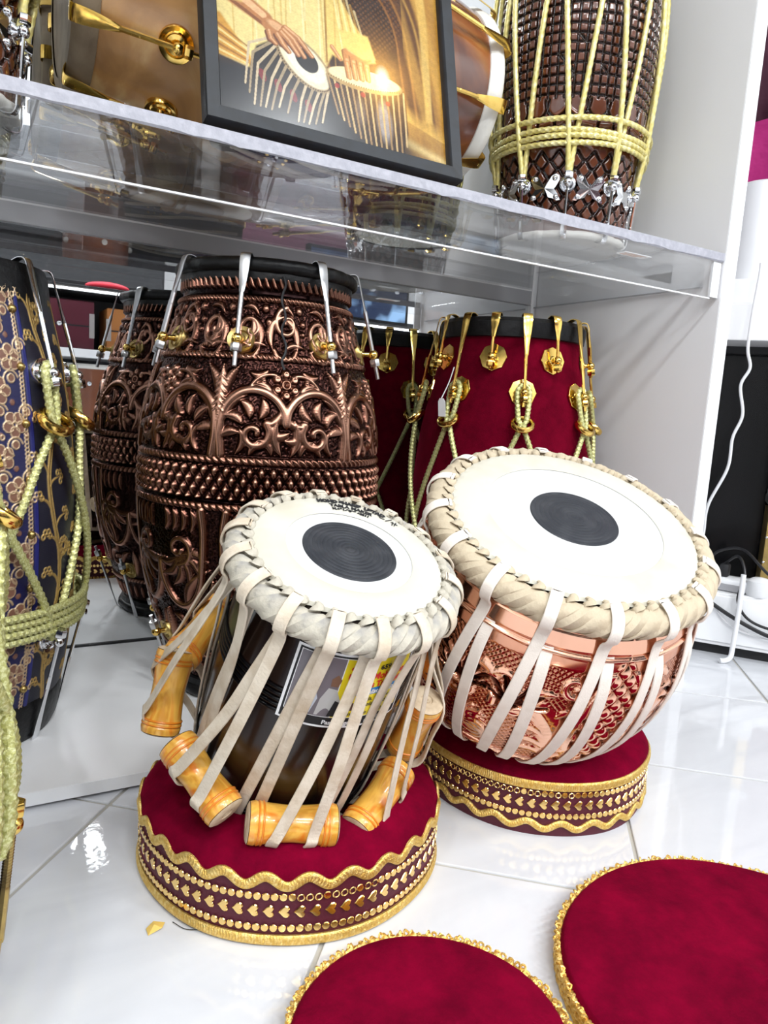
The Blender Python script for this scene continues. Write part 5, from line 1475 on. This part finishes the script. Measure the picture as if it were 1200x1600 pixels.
    for k in range(4):
        tp, kn, tip = (.1740 + .0088 * k, .1290 - .0012 * k), (.1750 + .0088 * k, .1160), (.1775 + .0086 * k, .0985 + .0012 * k)
        put(seg((tp[0] - .003, tp[1]), (tip[0] - .0028, tip[1]), .0030, .0022) * .9, sd); put(seg(tp, kn, .0040, .0037), sk); put(seg(kn, tip, .0037, .0028), sk); put(seg(kn, tip, .0014, .001) * .8, sl); put(ell(kn[0], kn[1] + .004, .0022, .0018, 0, .6) * .7, sl)
    put(ell(.190, .1300, .0185, .0070, -5), sk); put(ell(.190, .132, .014, .0035, -5, .5) * .8, sl)
    put(polym([(.165, .155), (.205, .158), (.214, .131), (.196, .126), (.172, .1345)]), (.84, .66, .28))
    q = np.hypot((U - .2225), (V - .110) * .9)
    glow = (np.exp(-(q / .05) ** 2) * .55 + np.exp(-(q / .022) ** 2) * .6)[..., None]
    C = C + glow * np.array([1.0, .62, .18]) * .9
    put(ell(.2225, .1090, .0085, .0140, 0, .8), (1.0, .97, .86))
    C *= (1 + .06 * nz(900)[..., None] + .05 * nz(320, 2)[..., None]); C = np.clip(C, 0.004, 1)
    C = C ** 1.5 * .72
    G = np.stack([U, V, np.full(U.shape, .0050)], -1)
    fast_grid('painted_print', G, color_mat('painted_print', .22, coat=.5), d, colors={'paint': C}, wrap_k=False)
    return d
picture()

# ================================================================= RIGHT OF THE CABINET
TA = T_ANG
def rbox(name, label, cat, c, sx, sy, z0, z1, m, ang=TA, bev=.002):
    d = empty(name, label, cat, (c[0], c[1], z0), rz=ang)
    return d
def right_side():
    p1, p2 = np.array([1.352, .800]), np.array([1.292, .880])
    ex = unit(p1 - p2); ey = np.array([-ex[1], ex[0]])         # along the white base front, and away from the viewer
    ang = math.atan2(ex[1], ex[0])
    o_ = p2 - ex * .06
    # low white cabinet base with dark plinth
    d = empty('low_cabinet', 'low white cabinet base on a recessed black plinth, right of the display cabinet', 'cabinet', (*o_, 0), rz=ang)
    # origin at front-left, x along front, y away
    MB().box(-.06, .9, .02, .55, 0, .022).build('plinth', M_['black_matt'], d, False)
    MB().box(-.06, .9, 0, .55, .022, .128, .0015).build('carcass', M_['white_lam'], d, False)
    MB().box(-.06, .9, -.004, .0, .030, .1225, .001).build('drawer_front', M_['white_edge'], d, False)
    # black glossy backdrop cabinet
    d = empty('black_cabinet', 'tall black glossy cabinet back behind the power strip', 'cabinet', (*(o_ + ey * .20), .128), rz=ang)
    MB().box(-.10, .9, 0, .03, 0, .475).build('back_panel', M_['black'], d, False)
    MB().box(-.10, .9, -.03, .03, .475, .49, .001).build('top_rail', M_['black_matt'], d, False)
    # white counter above
    d = empty('white_counter', 'thick white counter shelf with a white canister on it', 'counter', (*(o_ + ey * .05), .618), rz=ang)
    MB().box(-.12, .9, 0, .5, 0, .070, .002).build('lower_board', M_['white_lam'], d, False)
    MB().box(-.12, .9, .012, .5, .071, .118, .002).build('upper_board', M_['white_edge'], d, False)
    d = empty('canister', 'plain white canister on the counter, cut by the right edge', 'canister', (*(o_ + ey * .17 + ex * .045), .736), rz=ang)
    MB().grid(lathe([(.0001, 0), (.052, 0), (.055, .003), (.055, .190), (.053, .197), (.048, .200), (.0001, .200)], 50)).build('body', M_['white_plastic'], d)
    # plum and magenta cloth hanging behind
    d = empty('folded_cloth', 'magenta and plum cloth hanging behind the white canister', 'cloth', (*(o_ + ey * .42), .736), rz=ang)
    n, k = 60, 40; x = np.linspace(-.2, .8, n); z = np.linspace(0, .95, k)
    X, Z = np.meshgrid(x, z); Y = .012 * np.sin(X * 60 + 2 * np.sin(Z * 7)) + .01 * np.sin(X * 23 + Z * 5)
    F_ = np.stack([X, Y, Z], -1); Bk = np.stack([X, Y + .012, Z], -1)
    lo = Z[:, 0] < 2
    MB().grid(np.concatenate([F_, Bk[:, ::-1]], 1)).build('plum_cloth', M_['plum'], d)
    z = np.linspace(.262, .40, 20); X, Z = np.meshgrid(np.linspace(-.2, .8, n), z); Y = -.035 - .018 * np.sin((Z - .262) / .138 * PI) + .006 * np.sin(X * 50 + Z * 20)
    F_ = np.stack([X, Y, Z + .008 * np.sin(X * 18)], -1); Bk = F_ + [0, .02, 0]
    MB().grid(np.concatenate([F_, Bk[:, ::-1]], 1)).build('magenta_fold', M_['magenta'], d)
    MB().box(-.2, .8, -.02, .02, .95, .97).build('hanging_rail', M_['black_matt'], d, False)
    # navy cloth bundle inside the black cabinet
    # maroon case with brass edges
    cpos = o_ + ex * .128 + ey * .075
    d = empty('instrument_case', 'maroon case with brass edging and patterned panel at the right edge', 'case', (*cpos, .128), rz=ang)
    MB().box(0, .30, 0, .10, 0, .43, .003).build('case_body', M_['maroon_case'], d, False)
    MB().box(-.004, .016, -.004, .104, 0, .165, .001).build('brass_edge', M_['brass_dull'], d, False)
    MB().box(-.003, .012, -.003, .103, .19, .285, .001).build('patterned_panel', M_['panel'], d, False)
    MB().box(-.004, .014, -.004, .104, .285, .40, .001).build('brass_edge', M_['brass_dull'], d, False)
    MB().box(-.006, .030, -.006, .106, .172, .190, .003).build('steel_clasp', M_['steel'], d, False)
    sp = None
    for z_ in (.01, .06, .11, .155, .295, .34, .39):
        if sp is None: sp = MB().grid(sphere_grid((0, 0, 0), .0028, 10, 7)).build('stud', M_['chrome'], d); o = sp
        else: o = sp.copy(); link(o, d)
        o.location = (-.002, -.0045, z_)
    for q in range(3):
        t = np.linspace(0, 1.6 * PI, 20); MB().grid(sweep(np.stack([.0045 + .0035 * np.cos(t) * (1 - t / 8), np.full(20, -.0036), .215 + q * .022 + .008 * np.sin(t)], -1), circ_sec(.0009, 5)), cap=True).build('scroll_mark', M_['ink'], d)
    # power strip
    ps = o_ + ex * .040 + ey * .045
    d = empty('power_strip', 'white power strip with black plugs on the low white cabinet', 'power strip', (*ps, .128), rz=ang - .25)
    MB().box(-.075, .065, -.022, .022, 0, .026, .006).build('body', M_['white_plastic'], d)
    MB().box(-.070, .060, -.0235, -.0215, .003, .016, .0005).build('grey_side', M_['alu'], d, False)
    for x in (-.02, .018):
        pl = MB().box(x - .009, x + .009, -.010, .012, .026, .052, .004).build('plug', M_['black_matt'], d)
    tt = np.linspace(0, 2 * PI, 40)
    MB().grid(lathe([(.0001, .0), (.021, .0), (.024, .006), (.022, .030), (.012, .036), (.0001, .037)], 30) + np.array([.085, -.006, 0])).build('adaptor', M_['white_plastic'], d)
    # cables: white flex from above, thin white flex, black leads, white conduit down the front
    def cable(name, label, pts, r, m, n=90, grp=None):
        o = MB().grid(sweep(smooth_path(pts, n), circ_sec(r, 8)), cap=True).build(name, m, None)
        tag(o, label, 'cable', grp); return o
    B = lambda x, y, z: tuple(np.append(o_ + ex * x + ey * y, z))
    cable('white_cable', 'white cable hanging from the counter down to the power strip', [B(.050, .038, .76), B(.050, .036, .735), B(.046, .030, .66), B(.046, .028, .60), B(.054, .03, .565), B(.042, .03, .53), B(.052, .03, .475), B(.040, .03, .43), B(.038, .03, .37), B(.012, .03, .295), B(.010, .03, .24), B(.008, .03, .19), B(.014, .032, .155), B(.006, .040, .150)], .0030, M_['cable_w'], 140)
    cable('white_cable', 'thin white cable looping down from the power strip over the cabinet front', [B(-.045, .03, .175), B(-.02, .0, .15), B(.02, -.008, .130), B(.05, -.010, .095), B(.075, -.010, .07), B(.12, -.010, .055), B(.2, -.010, .05)], .0016, M_['cable_w'])
    cable('black_cable', 'black cable arching from the plugs to the right edge', [B(.022, .045, .178), B(.045, .040, .205), B(.085, .02, .215), B(.13, -.02, .18), B(.2, -.03, .13)], .0028, M_['cable_b'])
    cable('black_cable', 'black cable drooping across the white cabinet front', [B(.055, .045, .178), B(.078, .025, .200), B(.092, .0, .17), B(.085, -.012, .12), B(.11, -.014, .085), B(.16, -.02, .075), B(.22, -.02, .09)], .0028, M_['cable_b'])
    cable('black_cable', 'thick black twin lead running down from beside the power strip', [B(-.03, .012, .150), B(.0, -.010, .135), B(.04, -.014, .108), B(.09, -.018, .082), B(.15, -.02, .06), B(.22, -.02, .05)], .0040, M_['cable_b'])
    d = empty('stand_leg', 'white tubular stand leg with a curved foot in front of the low cabinet', 'stand', B(.088, -.030, 0))
    P = smooth_path([B(.088, -.030, .175), B(.088, -.030, .10), B(.086, -.030, .03), B(.084, -.034, .012), B(.076, -.040, .0055), B(.066, -.046, .005)], 50) - np.array(B(.088, -.030, 0))
    MB().grid(sweep(P, circ_sec(.0048, 12)), cap=True).build('tube', M_['white_plastic'], d)
    return d
right_side()

# ================================================================= LEFT FOREGROUND: brass-hooked drum, mostly outside the frame
def near_drum():
    c = np.array([-.144, .520])
    d = empty('barrel_drum', 'cut-off drum in the bottom left corner, only brass hook and cord bundle showing', 'drum', (c[0], c[1], 0))
    Ht = .52
    prof = interp_prof([(0, .136), (.05, .142), (.15, .152), (.26, .160), (.36, .150), (.46, .130), (Ht, .118)])
    z = np.linspace(.02, Ht - .01, 50)
    MB().grid(lathe(np.stack([prof(z), z], -1), 100)).build('shell', M_['navy_cloth'], d)
    MB().grid(lathe([(.130, .0), (.142, .002), (.144, .018), (.139, .024)], 72)).build('foot_band', M_['leather'], d)
    MB().grid(lathe([(.118, Ht - .030), (.125, Ht - .028), (.125, Ht), (.112, Ht + .002)], 72)).build('rim_hoop', M_['leather'], d)
    skin_disc(.112, Ht + .001, M_['skin'], d)
    mats = dict(hook=M_['brass_dull'], post=M_['brass'], nut=M_['brass'], disc=M_['brass'])
    A = [NEAR_AZ + 45 * k for k in range(8)]
    h, _, _ = make_hook(d, prof, Ht, .124, 1, Ht - .11, .016, mats, flat_w=.012, disc_r=.015, tail=.02)
    copy_hooks(h, d, A)
    h, _, _ = make_hook(d, prof, .002, .147, -1, .148, .018, mats, flat_w=.012, rod_r=.0036, disc_r=.015, tail=.016)
    copy_hooks(h, d, A)
    c_ = cord_v(d, prof, Ht - .11, Ht - .15, .150, M_['cord_green'], r=.0045, ring_m=M_['brass'], reach=.014, loopw=2.6, spread=45)
    copy_hooks(c_, d, A)
    # hanging bundle of spare cord
    for q in range(6):
        az = NEAR_AZ - 40 + q * 3.0; off = .008 + .006 * (q % 2)
        zb = .150 + .012 * (q % 3)
        P = [cyl(prof, az + 4, .30 + .01 * q, off - .004), cyl(prof, az + 2.5, .262, off), cyl(prof, az, .225, off + .006), cyl(prof, az - .5, .19, off + .008), cyl(prof, az - 1.5, zb, off + .005)]
        MB().grid(braided_cord(smooth_path(P, 60), .0050), cap=True).build('cord_bundle', M_['cord_green'], d)
    return d
NEAR_AZ = 2
near_drum()

# ================================================================= small litter
def thread():
    b = MB().grid(sweep(smooth_path([(.150, .573, .0012), (.158, .560, .001), (.172, .552, .002), (.19, .546, .001), (.215, .538, .001)], 50), circ_sec(.00035, 5)), cap=True)
    tag(b.build('loose_thread', M_['black_matt'], None), 'thin dark thread lying on the tiles by the front cushion', 'thread')
    V = [(0, 0, 0), (.012, .002, .002), (.016, .009, .001), (.007, .012, .003), (.0, .008, .001), (.006, .005, .005)]
    o = MB().raw(V, [(0, 1, 5), (1, 2, 5), (2, 3, 5), (3, 4, 5), (4, 0, 5)]).build('lint', M_['lint'], None)
    o.location = (.128, .566, .0005); tag(o, 'tuft of yellow lint beside the front cushion', 'lint')
thread()

# ================================================================= THE OTHER SIDE OF THE SHOP (seen in the mirror)
def shop_side():
    YB = -1.37
    d = empty('counter_shelf', 'white shop counter across the room, seen in the mirror', 'counter', (.4, YB - .3, 0))
    def b(x0, x1, y0, y1, z0, z1, m, nm): MB().box(x0 - .4, x1 - .4, y0 - YB + .3 - 0, y1 - YB + .3, z0, z1, .002).build(nm, m, d, False)
    b(-1.2, 3.0, YB - .45, YB, .585, .625, M_['white_lam'], 'shelf_board')
    b(-1.2, 3.0, YB - .45, YB, .0, .03, M_['white_lam'], 'base_board')
    b(-1.2, 3.0, YB - .45, YB, .905, .925, M_['black_matt'], 'top_board')
    b(-1.2, 3.0, YB - .47, YB - .45, .0, 1.0, M_['black_matt'], 'back_board')
    b(-1.2, -1.17, YB - .45, YB, .0, .925, M_['white_lam'], 'side_board'); b(2.97, 3.0, YB - .45, YB, .0, .925, M_['white_lam'], 'side_board')
    m, n, bs = nt('led_strip'); bs.inputs['Emission Color'].default_value = (.95, .98, 1, 1); bs.inputs['Emission Strength'].default_value = 6
    b(-1.2, 3.0, YB - .002, YB + .004, .898, .908, m, 'light_strip')
    # cases on the middle shelf
    def case(x0, x1, z0, z1, m, label):
        c = empty('instrument_case', label, 'case', ((x0 + x1) / 2, YB - .2, z0)); w2 = (x1 - x0) / 2
        MB().box(-w2, w2, -.12, .12, 0, z1 - z0, .006).build('case_body', m, c, False)
        MB().box(-w2 - .001, w2 + .001, .1195, .122, (z1 - z0) * .47, (z1 - z0) * .5).build('seam', M_['black_matt'], c, False)
        for sx in (-1, 1):
            MB().box(sx * w2 * .93 - .012, sx * w2 * .93 + .012, .1195, .124, (z1 - z0) * .25, (z1 - z0) * .75, .001).build('corner_fitting', M_['steel'], c, False)
        MB().grid(sphere_grid((0, .122, (z1 - z0) * .5), .015, 12, 8)).build('lock', M_['chrome'], c)
    case(.26, .58, .625, .86, M_['maroon_case'], 'maroon instrument case across the room, seen in the mirror')
    case(.64, .86, .625, .84, M_['orange_case'], 'tan instrument case across the room, seen in the mirror')
    case(1.05, 1.5, .625, .80, M_['maroon_case'], 'dark case right of the tan one across the room, seen in the mirror')
    # brown drum below
    c = empty('barrel_drum', 'brown wooden drum with cream rim across the room, seen in the mirror', 'drum', (.60, YB - .18, .03))
    prof = interp_prof([(0, .12), (.25, .155), (.52, .14)])
    z = np.linspace(0, .51, 30); MB().grid(lathe(np.stack([prof(z), z], -1), 60)).build('shell', M_['brownwood'], c)
    MB().grid(rim_torus(.143, .515, .012, .012, 60), wrap_u=True).build('rim_hoop', M_['white_hide'], c); MB().grid(lathe([(.0001, .522), (.14, .522)], 40)).build('skin', M_['white_hide'], c)
    for k in range(10):
        p = cyl(prof, 36 * k, .43, .004); MB().grid(sphere_grid(p, .013, 10, 7)).build('lug', M_['chrome'], c)
    for k in range(10):
        p = cyl(prof, 36 * k + 12, .25 - .06 * (k % 2), .004); MB().grid(sphere_grid(p, .014, 10, 7)).build('knob', M_['white_hide'], c)
    # red cloth and things on top
    o = MB().grid(sphere_grid((0, 0, 0), .12, 24, 14) * np.array([.9, .5, .22])).build('red_bag', M_['red_cloth'], None); o.location = (.66, YB - .2, .952); tag(o, 'bright red bag on the counter across the room, seen in the mirror', 'bag')
    c = empty('navy_box', 'navy box with glowing stand-in highlights across the room, seen in the mirror', 'screen', (2.1, YB - .2, .925))
    MB().box(-.35, .35, -.02, .02, .02, .42, .004).build('panel', M_['black'], c, False)
    m, n, bs = nt('highlight_glow'); bs.inputs['Base Color'].default_value = (.01, .02, .05, 1); tc = N(n, 'ShaderNodeTexCoord'); no = N(n, 'ShaderNodeTexNoise'); no.inputs['Scale'].default_value = 7  # noise-patterned emission stands in for bright highlights on the navy box
    n.links.new(tc.outputs['Object'], no.inputs['Vector']); r = N(n, 'ShaderNodeValToRGB'); r.color_ramp.elements[0].position = .5; r.color_ramp.elements[0].color = (.005, .015, .05, 1); r.color_ramp.elements[1].position = .68; r.color_ramp.elements[1].color = (.35, .6, .95, 1)
    n.links.new(no.outputs['Fac'], r.inputs[0]); n.links.new(r.outputs[0], bs.inputs['Emission Color']); bs.inputs['Emission Strength'].default_value = 1.
    MB().box(-.33, .33, .02, .022, .04, .40).build('highlight_face', m, c, False)
    MB().box(-.1, .1, -.06, .06, 0, .02).build('foot', M_['black_matt'], c, False)
    # dark upper wall units so the mirror shows a busy dark shop
    for x0, x1, m, lb in ((-1.6, -.2, M_['brownwood'], 'dark brown wall unit, left end of the far wall'), (.0, 1.3, M_['black_matt'], 'black wall unit in the middle of the far wall'), (1.5, 3.0, M_['plum'], 'plum wall unit at the right end of the far wall')):
        c = empty('wall_unit', lb + ', seen in the mirror', 'cabinet', ((x0 + x1) / 2, Y0 + .2, 0)); w2 = (x1 - x0) / 2
        MB().box(-w2, w2, -.18, .1, 0, 2.1, .004).build('carcass', m, c, False)
        for q in range(3): MB().box(-w2 + .02, w2 - .02, .1, .13, .1 + q * .66, .7 + q * .66, .004).build('door', m, c, False)
shop_side()
bpy.context.view_layer.update()
